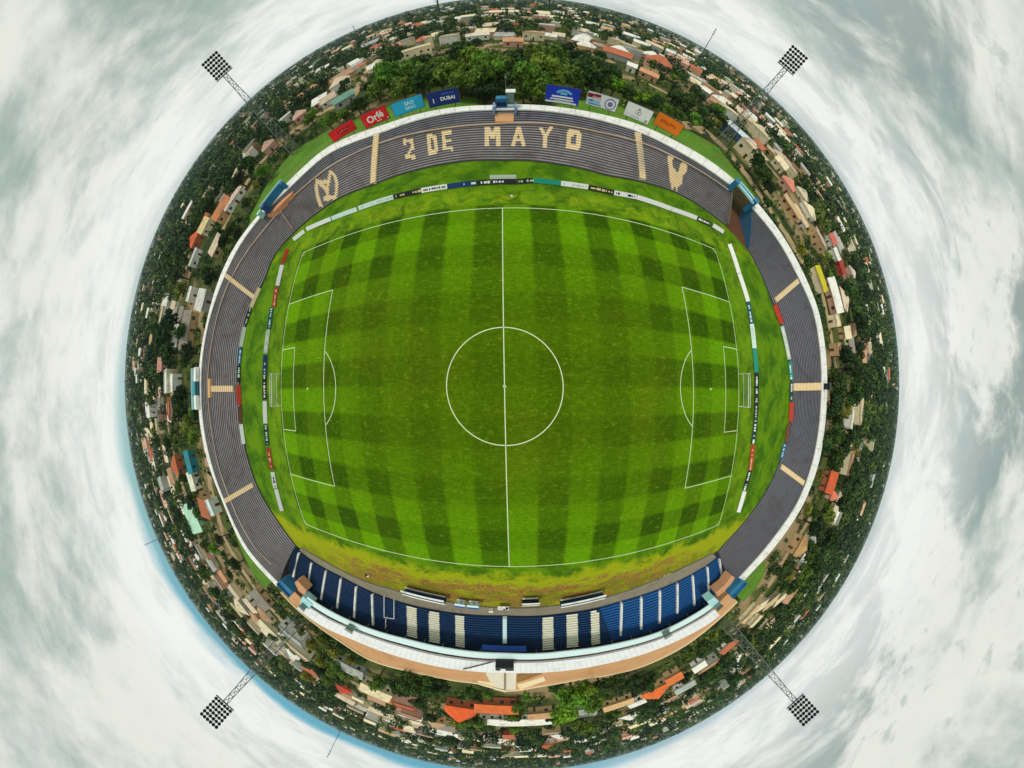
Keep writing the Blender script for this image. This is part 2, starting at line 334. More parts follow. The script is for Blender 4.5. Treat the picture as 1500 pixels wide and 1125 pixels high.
def build_ground():
    mb = MB(); N = 360; rows = []
    def ring(fn): rows.append([fn(a) for a in np.linspace(0, 360, N, endpoint=False)])
    ring(lambda a: at(a, edge_d(a) * 0.4, -0.4)); ring(lambda a: at(a, edge_d(a) - 0.7, -0.4)); ring(lambda a: at(a, edge_d(a) - 0.25, edge_z(a)))
    for e in (3, 8, 13, 18, 24): ring(lambda a: at(a, edge_d(a) + e, terrain(a, e)))
    for rad in (150, 185, 240, 330, 460, 640, 900, 1300, 2000, 3500, 7000, 15000, 30000):
        ring(lambda a: at(a, rad, G0 + (0 if rad < 400 else 1.5 * math.sin(a / 17.0 + rad / 300) + 1.2 * math.sin(a / 7.0))))
    for q in rows: mb.v += [tuple(p) for p in q]
    c = len(mb.v); mb.v.append((0, 0, -0.4))
    for k in range(N):
        j = (k + 1) % N; mb.f.append((c, k, j)); mb.mi.append(0)
        for i in range(len(rows) - 1): mb.f.append((i * N + k, (i + 1) * N + k, (i + 1) * N + j, i * N + j)); mb.mi.append(0)
    tag(mb.build('ground', ground_mat()), kind='structure')
build_ground()
def inner_edge(az):
    az = az % 360
    return float(dist_v(rGP(az), 0.0)) + 0.3 if AZG0 < az < AZG1 else float(dA(az)) + 0.2
def build_verge():
    mb = MB(); az = np.arange(0, 360, 0.5); n = len(az)
    mb.v = [(0, 0, 0)] + [tuple(at(a, inner_edge(a), 0)) for a in az]
    for k in range(n): mb.f.append((0, 1 + k, 1 + (k + 1) % n)); mb.mi.append(0)
    tag(mb.build('field_verge', verge_mat()), kind='structure')
build_verge()
PC = [Vector((-53.35, -36.0)), Vector((53.3, -36.35)), Vector((50.5, 33.5)), Vector((-53.1, 33.25))]   # corners SW SE NE NW
def pitch(X, Y, z=0.024):
    s, t = X / 105 + .5, Y / 68 + .5
    p = PC[0] * (1 - s) * (1 - t) + PC[1] * s * (1 - t) + PC[2] * s * t + PC[3] * (1 - s) * t
    e = 1 - (2 * s - 1) ** 2; g = 4 * t * (1 - t)
    return (p.x - .5 * e - (.7 * (1 - s) - .1 * s) * g * (1 - e), p.y + e * (.75 * (1 - t) + .15 * t + .6 * g), z)
def build_pitch():
    mb = MB(); nx, ny = 36, 24; uv = []
    for j in range(ny):
        for i in range(nx):
            q = []
            for a, c in ((0, 0), (1, 0), (1, 1), (0, 1)): q.append((-53.2 + 106.4 * (i + a) / nx, -34.6 + 69.6 * (j + c) / ny))
            mb.face([pitch(X, Y, 0.012) for X, Y in q]); uv += q
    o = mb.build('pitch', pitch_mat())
    l = o.data.uv_layers.new(name='metres'); l.data.foreach_set('uv', np.array(uv, dtype=np.float32).ravel())
    tag(o, kind='structure')
build_pitch()
def build_lines():
    mb = MB(); w = 0.075
    def seg(x0, y0, x1, y1):
        d = Vector((x1 - x0, y1 - y0)); n = d.normalized(); e = Vector((-n.y, n.x)) * w
        K = max(1, int(d.length / 4))
        for i in range(K):
            p, q = Vector((x0, y0)) + d * (i / K), Vector((x0, y0)) + d * ((i + 1) / K)
            mb.face([pitch(*(p - e)), pitch(*(q - e)), pitch(*(q + e)), pitch(*(p + e))])
    def arc(cx, cy, r, a0, a1):
        K = max(6, int(abs(a1 - a0) / 3))
        for i in range(K):
            s, t = R(a0 + (a1 - a0) * i / K), R(a0 + (a1 - a0) * (i + 1) / K)
            mb.face([pitch(cx + (r + e) * math.cos(k), cy + (r + e) * math.sin(k)) for k, e in ((s, -w), (s, w), (t, w), (t, -w))])
    for y in (-34, 34): seg(-52.5, y, 52.5, y)
    for x in (-52.5, 0, 52.5): seg(x, -34 + w, x, 34 - w)
    arc(0, 0, 9.15, 0, 360); arc(0, 0, 0.16, 0, 360)
    for s in (-1, 1):
        for dpt, hw in ((16.5, 20.16), (5.5, 9.16)):
            seg(s * 52.4, hw, s * (52.5 - dpt), hw); seg(s * 52.4, -hw, s * (52.5 - dpt), -hw); seg(s * (52.5 - dpt), -hw, s * (52.5 - dpt), hw)
        arc(s * 41.5, 0, 0.16, 0, 360); arc(s * 41.5, 0, 9.15, 180 - 53 if s > 0 else -53, 180 + 53 if s > 0 else 53)
        for t in (-1, 1): arc(s * 52.5, t * 34, 1.0, (180 if t > 0 else 90) if s > 0 else (270 if t > 0 else 0), (270 if t > 0 else 180) if s > 0 else (360 if t > 0 else 90))
    tag(mb.build('pitch_markings', M_line), kind='structure')
build_lines()
def sheet(name, inner, outer, m, kind='structure', lift=0.06, zf=None):
    """a strip of ground between two photo polylines, laid on the terrain"""
    mb = MB(); mb.strip(inner, outer); o = mb.build(name, m); tag(o, kind=kind); return o
def bank(name, az0, az1, w, m=M_bank):
    az = np.arange(az0, az1 + .01, 1.0); K = 40; mb = MB(); n = len(az)
    for k in range(K + 1):
        for i, a in enumerate(az):
            t = k / K; f = math.sin(math.pi * min(1, max(0, i / (n - 1)))) ** 0.5
            e = -0.2 + ((w * max(f, .08) if w else bankw(a)) + 0.2) * t; z = (terrain(a, max(e, 0)) if not 219.6 < a < 316.5 else G0 - .4) + 0.14
            mb.v.append(tuple(at(a, edge_d(a) + e, z)))
    for k in range(K):
        for i in range(n - 1): mb.f.append((k * n + i, (k + 1) * n + i, (k + 1) * n + i + 1, k * n + i + 1)); mb.mi.append(0)
    tag(mb.build(name, m), kind='structure')
bank('grass_bank', 96, 152, 0); bank('grass_bank', 33, 82, 0); bank('grass_bank', 206.5, 219.5, 0); bank('grass_bank', 316.7, 325.5, 0)
M_olive = mat('olive_grass', C(124, 128, 44), 0.95, 0.35, 0.2, 0.3, stain=(C(150, 122, 62), 0.08, 0.7))
bank('grass_slope', 20, 33.5, 9, M_olive); bank('grass_slope', 151, 162, 8, M_olive)
def lane(name, pts, w, m=M_lane):
    P = [PT(x, y, G0 + 0.1) for x, y in pts]; q = []
    for i in range(len(P) - 1):
        for k in range(8): q.append(P[i].lerp(P[i + 1], k / 8))
    q.append(P[-1]); Lf, Rt = [], []
    for i, p in enumerate(q):
        t = (q[min(i + 1, len(q) - 1)] - q[max(i - 1, 0)]).normalized(); e = Vector((-t.y, t.x, 0)) * w * (0.5 + 0.09 * math.sin(i * 1.7) + 0.05 * math.sin(i * 4.1))
        Lf.append(p + e); Rt.append(p - e)
    mb = MB(); mb.strip(Rt, Lf); tag(mb.build(name, m), kind='structure')
lane('dirt_lane', [(300, 640), (310, 720), (330, 790), (365, 850), (412, 908), (425, 925)], 7)
lane('dirt_lane', [(1196, 745), (1160, 800), (1125, 860), (1092, 905), (1070, 925)], 8)
lane('dirt_lane', [(985, 178), (1035, 192), (1068, 222), (1098, 262), (1130, 310), (1168, 370), (1205, 430), (1222, 520), (1226, 560)], 7)
lane('dirt_lane', [(545, 92), (532, 118), (512, 146), (470, 165), (420, 200), (372, 250), (345, 300), (318, 355)], 7)
lane('street', [(940, 118), (985, 140), (1040, 170), (1100, 215), (1145, 265), (1185, 330)], 5)
lane('street', [(470, 118), (410, 168), (355, 225), (315, 290), (275, 370)], 7)
lane('street', [(255, 560), (245, 620), (262, 690), (285, 770), (318, 850), (380, 930), (450, 985)], 6)
lane('street', [(520, 1000), (560, 1045), (600, 1062), (700, 1077), (830, 1078), (900, 1062), (960, 1030), (1020, 985)], 6)
lane('street', [(870, 1095), (900, 1068), (960, 1045), (1040, 1000), (1100, 950)], 6)
lane('street', [(560, 76), (640, 84), (740, 62), (820, 66), (900, 92)], 8)

# ------------------------------------------------------------------ stands
def step_stand(root, name, az0, az1, fa, fc, za, zc, N, mats, tsplit=None, front=True):
    """a stepped terrace between two radii; az0 and az1 may each be (azimuth at the front, azimuth at the back)"""
    e0, e1 = (az0 if isinstance(az0, tuple) else (az0, az0)), (az1 if isinstance(az1, tuple) else (az1, az1))
    n = max(2, round((e1[0] - e0[0]) / 0.5)); u = np.linspace(0, 1, n); lo = MB()
    ts = np.array([tsplit(x) for x in np.linspace(max(e0), min(e1), 12)]).mean() if tsplit else 9
    def row(t, z):
        s0, s1 = e0[0] + (e0[1] - e0[0]) * t, e1[0] + (e1[1] - e1[0]) * t; az = s0 + (s1 - s0) * u; rr = fa(az) + (fc(az) - fa(az)) * t
        return [(rr[i] * math.cos(R(az[i])), rr[i] * math.sin(R(az[i])), z) for i in range(n)]
    dzk = (zc - za) / N
    if front: lo.strip(row(0, za), row(0, -0.35), 1)
    for k in range(N):
        z = za + dzk * k; p = row(k / N, z); q = row((k + 1) / N, z); q2 = row((k + 1) / N, z + dzk); mi = 2 if (k + .5) / N > ts else 0
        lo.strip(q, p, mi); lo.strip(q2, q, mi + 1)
    for i in (0, -1):
        for k in range(N):
            z = za + dzk * k; p, q = row(k / N, z)[i], row((k + 1) / N, z)[i]; lo.face([(p[0], p[1], -0.35), (q[0], q[1], -0.35), q, p], 1)
    return lo.build(name, mats, root)
def radial_band(root, name, az0, az1, f0, f1, z0, z1, m, thick=None, seg=0.5):
    """a curved slab between radii f0 and f1 with top at z1 and underside at z0"""
    az = np.linspace(az0, az1, max(2, int((az1 - az0) / seg) + 1)); mb = MB(); r0, r1 = f0(az), f1(az)
    P = lambda r, z: [tuple(at(az[i], r[i], z if np.isscalar(z) else z[i])) for i in range(len(az))]
    mb.strip(P(r1, z1), P(r0, z1)); mb.strip(P(r0, z1), P(r0, z0)); mb.strip(P(r1, z0), P(r1, z1)); mb.strip(P(r0, z0), P(r1, z0))
    for i in (0, -1):
        q = [at(az[i], r0[i], z0), at(az[i], r1[i], z0), at(az[i], r1[i], z1), at(az[i], r0[i], z1)]
        mb.face(q if i == -1 else q[::-1])
    return mb.build(name, m, root)
def t_of(az, r, fa, fc, za, zc):
    """how far up the slope a photo radius lies"""
    lo, hi = -0.3, 1.3
    for _ in range(40):
        t = (lo + hi) / 2; dd = fa(az) + (fc(az) - fa(az)) * t; z = za + (zc - za) * t
        rr = RH * math.tan(math.atan2(dd, H - z) / 2)
        if rr < r: lo = t
        else: hi = t
    return t
def inside(poly, x, y):
    r = np.zeros(x.shape, bool); n = len(poly)
    for i in range(n):
        x0, y0 = poly[i]; x1, y1 = poly[(i + 1) % n]
        if y0 == y1: continue
        r ^= ((y0 > y) != (y1 > y)) & (x < (x1 - x0) * (y - y0) / (y1 - y0) + x0)
    return r
def paint(root, name, polys, m, fa, fc, za, zc, N, off=0.01, res=0.1, holes=()):
    """paint on the steps: every tread and riser cell that falls inside the outlines gets a skin of paint"""
    xs = [p[0] for q in polys for p in q]; ys = [p[1] for q in polys for p in q]
    azs = [pol(x, y)[0] % 360 for x in (min(xs), max(xs)) for y in (min(ys), max(ys))]
    if max(azs) - min(azs) > 180: azs = [a - 360 if a > 180 else a for a in azs]
    az = np.arange(min(azs) - .5, max(azs) + .5, res); am = az + res / 2; a, c = fa(am), fc(am); dzk = (zc - za) / N; mb = MB()
    a0, c0 = fa(az), fc(az)
    def runs(mask):
        i = 0; out = []
        while i < len(mask):
            if mask[i]:
                j = i
                while j + 1 < len(mask) and mask[j + 1]: j += 1
                out.append((i, j)); i = j + 1
            else: i += 1
        return out
    def test(t, z):
        rr = a + (c - a) * t; x, y = toPX(rr * np.cos(np.radians(am)), rr * np.sin(np.radians(am)), z)
        mk = np.zeros(x.shape, bool)
        for q in polys: mk |= inside(q, x, y)
        for q in holes: mk &= ~inside(q, x, y)
        return mk
    def pt(i, t, z, do=0.0):
        A = fa(az[min(i, len(az) - 1)] + (res if i >= len(az) else 0)); Cc = fc(az[min(i, len(az) - 1)])
        return at(az[0] + i * res, float(A + (Cc - A) * t) - do, z)
    for k in range(N):
        z = za + dzk * k
        for (i, j) in runs(test((k + .5) / N, z)):
            for s in range(i, j + 1, 8):
                e = min(s + 8, j + 1)
                mb.face([pt(s, k / N, z + off), pt(s, (k + 1) / N, z + off, off * 2), pt(e, (k + 1) / N, z + off, off * 2), pt(e, k / N, z + off)][::-1])
                mb.face([pt(s, (k + 1) / N, z + off, off), pt(s, (k + 1) / N, z + dzk, off), pt(e, (k + 1) / N, z + dzk, off), pt(e, (k + 1) / N, z + off, off)][::-1])
    if not mb.f: print('nothing painted', name); return None
    return mb.build(name, m, root)
def stair(root, name, p, q, w, m, fa, fc, za, zc, N, per=2, lift=.24):
    """a flight of shallow steps laid over the terrace along a photo line"""
    rf = lambda a: float(fa(a)); rc_ = lambda a: float(fc(a)); e = []
    for x in (p, q):
        a, r = pol(*x); t = t_of(a % 360, r, rf, rc_, za, zc); t = min(1.0, max(0.0, t)); dd = rf(a) + (rc_(a) - rf(a)) * t; e.append((at(a, dd, za + (zc - za) * t), t, w / r * dd))
    (P, t0, w0), (Q, t1, w1) = e; n = max(3, int(round((t1 - t0) * N * per))); v = Q - P; L = v.xy.length / n; rz = math.atan2(v.y, v.x); mb = MB()
    for k in range(n):
        c = P.lerp(Q, (k + .5) / n); zt = P.z + (Q.z - P.z) * k / n + lift + (zc - za) / N * .5; mb.box((c.x, c.y, zt - .4), (L, w0 + (w1 - w0) * k / n, .8), rz)
    return mb.build(name, m, root)
def quadline(p, q, w):
    p, q = Vector(p), Vector(q); n = (q - p).normalized(); e = Vector((-n.y, n.x)) * w / 2
    return [tuple(p + e), tuple(q + e), tuple(q - e), tuple(p - e)]
NB_ROWS = 20
bowl = dict(fa=dA, fc=dC, za=ZA, zc=ZC, N=NB_ROWS)
def tB(az): return t_of(az, float(rB(az)), dA, dC, ZA, ZC)
def bowl_stand(az0, az1, label, mats, walk, group, rim):
    s = empty('terraced_stand', (0, 0, 0), 0, label, 'stadium stand', group)
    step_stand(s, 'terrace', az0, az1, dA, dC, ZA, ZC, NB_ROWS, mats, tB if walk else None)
    if walk:
        w0, w1 = az0 if not isinstance(az0, tuple) else max(az0), az1 if not isinstance(az1, tuple) else min(az1)
        azs = np.linspace(w0, w1, int(w1 - w0) + 1); tb = np.array([tB(x) for x in azs]); k = np.exp(-0.5 * (np.arange(-6, 7) / 3.0) ** 2); k /= k.sum()
        tb = np.convolve(np.pad(tb, 6, mode='edge'), k, mode='valid'); ft = lambda x: np.interp(x, azs, tb)
        radial_zband(s, 'walkway_kerb', w0, w1, ft)
    radial_band(s, 'rim', rim[0], rim[1], lambda x: dC(x) + .03, dD, ZC - 0.6, ZC + 0.3, M_white)
    for a in np.arange(rim[0] + 1, rim[1] - .5, 3.1):
        mb = MB(); mb.box(at(a, (float(dC(a)) + float(dD(a))) / 2, ZC + .3), (float(dD(a) - dC(a)) - .1, .07, .03), R(a)); mb.build('rim_joint', M_wallgrey, s)
    return s
def radial_zband(root, name, az0, az1, ft):
    az = np.linspace(az0, az1, int((az1 - az0) / .5) + 1); t = ft(az); r = dA(az) + (dC(az) - dA(az)) * t; z = ZA + (ZC - ZA) * t
    mb = MB(); P = lambda dr, dz: [tuple(at(az[i], r[i] + dr, z[i] + dz)) for i in range(len(az))]
    mb.strip(P(.13, .3), P(-.13, .3)); mb.strip(P(-.13, .3), P(-.13, .05)); mb.strip(P(.13, .05), P(.13, .3))
    return mb.build(name, M_tan, root)
azR0, azR1 = pol(1065, 330)[0], pol(1096, 362)[0]                  # the gap for the portal ramp
gapN, gapS = pol(1079, 268)[0], pol(1106, 298)[0]
azN = (pol(1065, 330)[0] + gapN) / 2; azS = (azR1 + gapS) / 2
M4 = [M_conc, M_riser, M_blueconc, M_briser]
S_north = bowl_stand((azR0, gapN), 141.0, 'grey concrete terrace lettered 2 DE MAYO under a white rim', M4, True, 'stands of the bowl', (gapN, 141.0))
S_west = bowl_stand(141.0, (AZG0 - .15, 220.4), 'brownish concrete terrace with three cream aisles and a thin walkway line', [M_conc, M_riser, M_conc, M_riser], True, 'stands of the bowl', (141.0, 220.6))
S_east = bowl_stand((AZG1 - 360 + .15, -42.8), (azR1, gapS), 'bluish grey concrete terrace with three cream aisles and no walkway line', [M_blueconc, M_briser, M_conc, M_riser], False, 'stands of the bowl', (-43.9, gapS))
# ------------------------------------------------------------------ writing painted on the north terrace
def rect(x0, y0, x1, y1): return [(x0, y0), (x1, y0), (x1, y1), (x0, y1)]
GL = {
 '2': ([rect(0, .80, 1, 1), rect(.72, .45, 1, .9), [(.72, .62), (1, .62), (.35, .12), (0, .12)], rect(0, 0, 1, .2), rect(0, .66, .28, .9)], []),
 'D': ([rect(0, 0, .82, 1), rect(.7, .1, 1, .9)], [rect(.36, .24, .64, .76)]),
 'E': ([rect(0, 0, .34, 1), rect(0, .8, 1, 1), rect(0, .4, .92, .58), rect(0, 0, 1, .19)], []),
 'M': ([rect(0, 0, .28, 1), rect(.72, 0, 1, 1), [(.1, 1), (.32, 1), (.5, .72), (.68, 1), (.9, 1), (.62, .38), (.38, .38)]], []),
 'A': ([[(0, 0), (.27, 0), (.62, 1), (.36, 1)], [(.73, 0), (1, 0), (.64, 1), (.38, 1)], rect(.2, .2, .8, .42)], []),
 'Y': ([[(0, 1), (.28, 1), (.62, .5), (.38, .5)], [(.72, 1), (1, 1), (.62, .5), (.38, .5)], rect(.36, 0, .64, .56)], []),
 'O': ([rect(0, .08, 1, .92), rect(.1, 0, .9, 1)], [rect(.32, .28, .68, .72)]),
}
def glyph(ch, cx, cy, w, h, tilt):
    t = R(tilt); ux, uy = (math.cos(t), -math.sin(t)), (-math.sin(t), -math.cos(t))
    f = lambda p: (cx + (p[0] - .5) * w * ux[0] + (p[1] - .5) * h * uy[0], cy + (p[0] - .5) * w * ux[1] + (p[1] - .5) * h * uy[1])
    return [[f(p) for p in q] for q in GL[ch][0]], [[f(p) for p in q] for q in GL[ch][1]]
for ch, cx, cy, w, h, tilt in (('2', 600.5, 219.5, 15, 30, 8), ('D', 634.5, 212.5, 15, 29, 6), ('E', 656, 207.5, 15, 29, 5),
                               ('M', 722, 201.5, 23, 29, 1), ('A', 760, 201, 21.5, 28, -1), ('Y', 799, 202, 22, 29, -3), ('O', 840.5, 206.5, 21, 29, -5)):
    q, hl = glyph(ch, cx, cy, w, h, tilt)
    paint(S_north, 'painted_letter', q, M_cream, **bowl, holes=hl)
Z = lambda x, y: (370 + x / 10.714, 250 + y / 10.714)
crest = [[Z(*p) for p in q] for q in ([(1005, 140), (1050, 140), (1040, 260), (1060, 400), (1120, 575), (1065, 585), (1010, 430), (985, 270)],
        [(1225, 15), (1265, 10), (1330, 90), (1358, 200), (1350, 340), (1330, 450), (1280, 455), (1310, 330), (1310, 200), (1280, 100)],
        [(1010, 135), (1120, 165), (1190, 140), (1215, 20), (1245, 15), (1240, 160), (1215, 240), (1210, 390), (1250, 400), (1330, 430), (1285, 460), (1135, 495), (1130, 440), (1175, 380), (1130, 300), (1060, 240)])]
paint(S_north, 'painted_crest', crest, M_cream, **bowl, holes=[[Z(*p) for p in ((1148, 200), (1172, 200), (1172, 265), (1148, 265))]])
Z2 = lambda x, y: (850 + x / 5, 160 + y / 5)
rooster = [[Z2(*p) for p in ((635, 350), (655, 340), (690, 355), (672, 385), (680, 440), (715, 465), (735, 400), (760, 390), (785, 410), (775, 470), (750, 490), (745, 550), (715, 575), (708, 610), (698, 608), (700, 578), (682, 575), (680, 605), (668, 600), (664, 560), (650, 520), (648, 440))]]
paint(S_north, 'painted_rooster', rooster, M_cream, **bowl)
for root, p, q, w in ((S_north, (548.5, 270), (552, 197), 9.5), (S_north, (941.5, 263), (934.5, 195), 10.5),
                      (S_west, (374, 436), (331, 403), 6.5), (S_west, (343, 569.5), (306, 569.5), 9), (S_west, (371.5, 710), (330, 734), 7),
                      (S_east, (1136, 440), (1170, 411), 7.5), (S_east, (1161, 567), (1203, 566), 11), (S_east, (1144, 683), (1178, 708), 7.5)):
    stair(root, 'aisle_stair', p, q, w, M_cream, **bowl, per=1)

# ------------------------------------------------------------------ the main stand (south)
SG = empty('main_stand', (0, 0, 0), 0, 'blue seated main stand with a long white roof and black shaded back rows', 'stadium stand', 'stands of the bowl')
GN = 14
azm0, azm1 = AZG0, AZG1
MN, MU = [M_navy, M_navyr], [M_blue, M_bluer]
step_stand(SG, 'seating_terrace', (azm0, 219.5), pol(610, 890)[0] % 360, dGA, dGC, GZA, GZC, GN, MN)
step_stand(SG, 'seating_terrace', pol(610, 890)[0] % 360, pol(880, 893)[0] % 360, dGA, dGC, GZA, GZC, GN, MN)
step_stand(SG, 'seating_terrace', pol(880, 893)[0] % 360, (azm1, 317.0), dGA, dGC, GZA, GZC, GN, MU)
gkw = dict(fa=dGA, fc=dGC, za=GZA, zc=GZC, N=GN)
for p, q, w in (((604, 887), (605, 937), 14.5), ((636.5, 895), (637.5, 945), 15.5), ((674, 901), (675, 952), 13), ((803, 902), (803, 952), 16), ((838, 899), (839, 949), 16.5), ((871.5, 894), (872.5, 942), 12.5)):
    paint(SG, 'cream_seat_block', [quadline(p, q, w)], mat('pale_seat_paint', C(246, 234, 214, 1.0), .8, .12, 1.2, .1), **gkw, off=.05)
for p, q in (((439.6, 809), (429, 846)), ((457.6, 824), (451.6, 864)), ((479, 836), (471.5, 878)), ((501, 847), (495, 890)), ((523.6, 858), (520, 904)), ((547.6, 868), (547.6, 915)),
             ((910, 882), (909, 930)), ((938.7, 874), (939, 921)), ((965.6, 864), (966, 912)), ((991.5, 854), (992, 898)), ((1014, 843), (1017, 886)), ((1035.5, 830), (1038, 872)), ((1053.5, 818), (1058, 853)), ((740, 903), (740, 941))):
    stair(SG, 'aisle_stair', p, q, 3.3 if p[0] != 740 else 6, M_white if p[0] != 740 else M_rooflip, **gkw)
# light rails round a gangway mouth
mb = MB()
for p, q in (((563.5, 872), (563.5, 904)), ((563.5, 904), (578, 906)), ((578, 906), (578, 877)), ((566, 906), (565, 920))):
    a0, a1 = [t_of(pol(*x)[0] % 360, pol(*x)[1], lambda z: float(dGA(z)), lambda z: float(dGC(z)), GZA + .9, GZC + .9) for x in (p, q)]
    P0, P1 = [at(pol(*x)[0], float(dGA(pol(*x)[0] % 360) + (dGC(pol(*x)[0] % 360) - dGA(pol(*x)[0] % 360)) * t), GZA + .9 + (GZC - GZA) * t) for x, t in ((p, a0), (q, a1))]
    mb.bar(P0, P1, .09, n=6); mb.bar(P0, P0 - Vector((0, 0, 1.2)), .05); mb.bar(P1, P1 - Vector((0, 0, 1.2)), .05)
mb.build('gangway_rail', M_white, SG)
gz = lambda d: (lambda az: dGC(az) + d)
roofF = lambda az: dist_v(rGF(az), GZR); roofB = lambda az: np.maximum(dist_v(rGR(az), GZR), dist_v(rGF(az), GZR) + 6.5)
ra0, ra1 = pol(446, 880)[0] % 360, pol(1047, 893)[0] % 360
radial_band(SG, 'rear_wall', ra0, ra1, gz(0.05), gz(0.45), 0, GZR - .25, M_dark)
fr = lambda k: (lambda az: roofF(az) + (roofB(az) - roofF(az)) * k)
radial_band(SG, 'front_canopy', ra0, ra1, roofF, fr(.26), GZR - .3, GZR - .05, M_rooflip)
radial_band(SG, 'roof_gutter', ra0, ra1, fr(.23), fr(.44), GZR - .9, GZR - .8, M_black)  # black band below the roof gap: its shade is put into the colour
radial_band(SG, 'roof', ra0, ra1, fr(.40), fr(1.0), GZR - .3, GZR + .15, M_roof)
mb = MB()
for az in np.arange(ra0 + .4, ra1, 1.1):                           # standing seams of the roof sheets
    mb.bar(at(az, float(fr(.405)(az)), GZR + .17), at(az, float(fr(.995)(az)), GZR + .17), .035)
mb.build('roof_seam', mat('roof_seam_metal', C(188, 194, 196), .5, .1), SG)
for az in np.arange(ra0 + 1, ra1, 4.0):
    m2 = MB(); d0 = float(roofF(az)) + .6
    m2.bar(at(az, d0 + 3.4, GZC - .3), at(az, d0 + 3.4, GZR - .3), .12, n=6); m2.bar(at(az, d0 - .3, GZR - .42), at(az, float(fr(1)(az)), GZR - .42), .1)
    m2.build('roof_column', M_steel, SG)
# terracotta concourse and its pale outer kerb behind the roof
conc_in = lambda az: roofB(az) - 3.0
radial_band(SG, 'rear_concourse', 222.0, 316.0, conc_in, lambda az: np.maximum(dGO(az) - 1.0, conc_in(az) + .3), 2.0, GZC, M_orange)
radial_band(SG, 'concourse_kerb', 222.0, 316.0, lambda az: np.maximum(dGO(az) - 1.0, conc_in(az) + .3), lambda az: np.maximum(dGO(az), conc_in(az) + .9), 2.0, GZC + .5, M_cream)
fore = lambda pts, z: [tuple(PT(x, y, z).xy) for x, y in pts]
mb = MB(); mb.prism(fore([(711, 979), (770, 979), (757, 985), (756, 1010), (740, 1014), (724, 1010), (712, 986)], GZC + .12), GZC - .2, GZC + .12)
mb.build('entrance_slab', mat('pale_concrete', C(226, 218, 196), .85, .14, .5), SG)
mb = MB(); mb.prism(fore([(757.5, 990), (795, 981), (794, 988), (757.5, 1001)], GZC + .4), GZC - .1, GZC + .25); mb.build('planter_bed', mat('brown_mulch', C(150, 108, 56), .9, .25), SG)
mb = MB(); mb.prism(fore([(700, 997), (723, 1000), (723, 1009), (702, 1003)], GZC + .2), GZC - .1, GZC + .2); mb.build('entrance_edge', M_cream, SG); mb = MB(); mb.prism(fore([(758, 1003), (797, 991), (800, 997), (762, 1010)], GZC + .2), GZC - .1, GZC + .2)
mb.build('entrance_edge', M_cream, SG)
# blue fascia of the box over the centre rows
mb = MB(); 
P0, P1 = at(pol(707, 944)[0], float(roofF(pol(707, 944)[0] % 360)) + .4, 6.55), at(pol(771, 944)[0], float(roofF(pol(771, 944)[0] % 360)) + .4, 6.55)
cn = (P0 + P1) / 2; dirv = (P1 - P0); mb.box(cn, (dirv.length, .5, 1.3), math.atan2(dirv.y, dirv.x)); mb.build('box_fascia', M_royal, SG)
radial_band(SG, 'front_pavement', azm0 + 1, azm1 - 1, lambda az: dist_v(rGP(az), .35), lambda az: dGA(az) - .02, -.3, .35, M_pave)
# end ramps of the main stand with terracotta landings and blue stair walls
for nm, pts in (('landing', [(432, 853), (437, 851), (450, 865), (446, 872), (438, 866)]), ('landing', [(1048, 868), (1062, 857), (1072, 843), (1077, 846), (1068, 862), (1052, 874)])):
    mb = MB(); mb.prism(fore(pts, 6.9), 4.5, 6.9); mb.build(nm, mat('peach_landing', C(206, 152, 112), .85, .18, .6, .1), SG)
for pts in ([(408, 853), (416, 848), (432, 864), (426, 873)], [(1066, 866), (1084, 848), (1093, 852), (1072, 875)]):
    mb = MB(); mb.prism(fore(pts, 7.6), 5.2, 7.6)
    c = sum((Vector(p) for p in fore(pts, 7.6)), Vector((0, 0))) / 4
    for k in range(4):
        p = Vector(fore(pts, 7.6)[k]); q = Vector(fore(pts, 7.6)[(k + 1) % 4]); mb.box(((p + q) / 2).to_3d() + Vector((0, 0, 8.0)), ((q - p).length, .14, .9), math.atan2((q - p).y, (q - p).x))
    mb.build('stair_enclosure', M_teal, SG)
mb = MB(); mb.prism(fore([(444, 873), (458, 885), (453, 892), (440, 883)], GZR + .2), GZR - 2, GZR + .3); mb.build('roof_end', M_pale, SG)
mb = MB(); mb.prism(fore([(1036, 881), (1046, 874), (1054, 881), (1043, 890)], GZR + .2), GZR - 2, GZR + .3); mb.build('roof_end', M_pale, SG)

def cabin(name, label, cat, px, py, z, size, m_body, m_roof, antenna=False):
    c = PT(px, py, z); rz = math.atan2(c.y, c.x) + math.pi / 2
    s = empty(name, c, rz, label, cat); w, dp, h = size
    mb = MB(); mb.box((0, 0, h / 2), (w, dp, h)); mb.build('wall', m_body, s)
    mb = MB(); mb.box((0, 0, h + .12), (w + .5, dp + .5, .22)); mb.build('roof', m_roof, s)
    mb = MB(); mb.box((0, dp / 2 + .02, h * .6), (w * .7, .06, h * .4)); mb.build('window', mat('dark_glass', (.02, .03, .04), .15, .1, spec=.6), s)
    return s
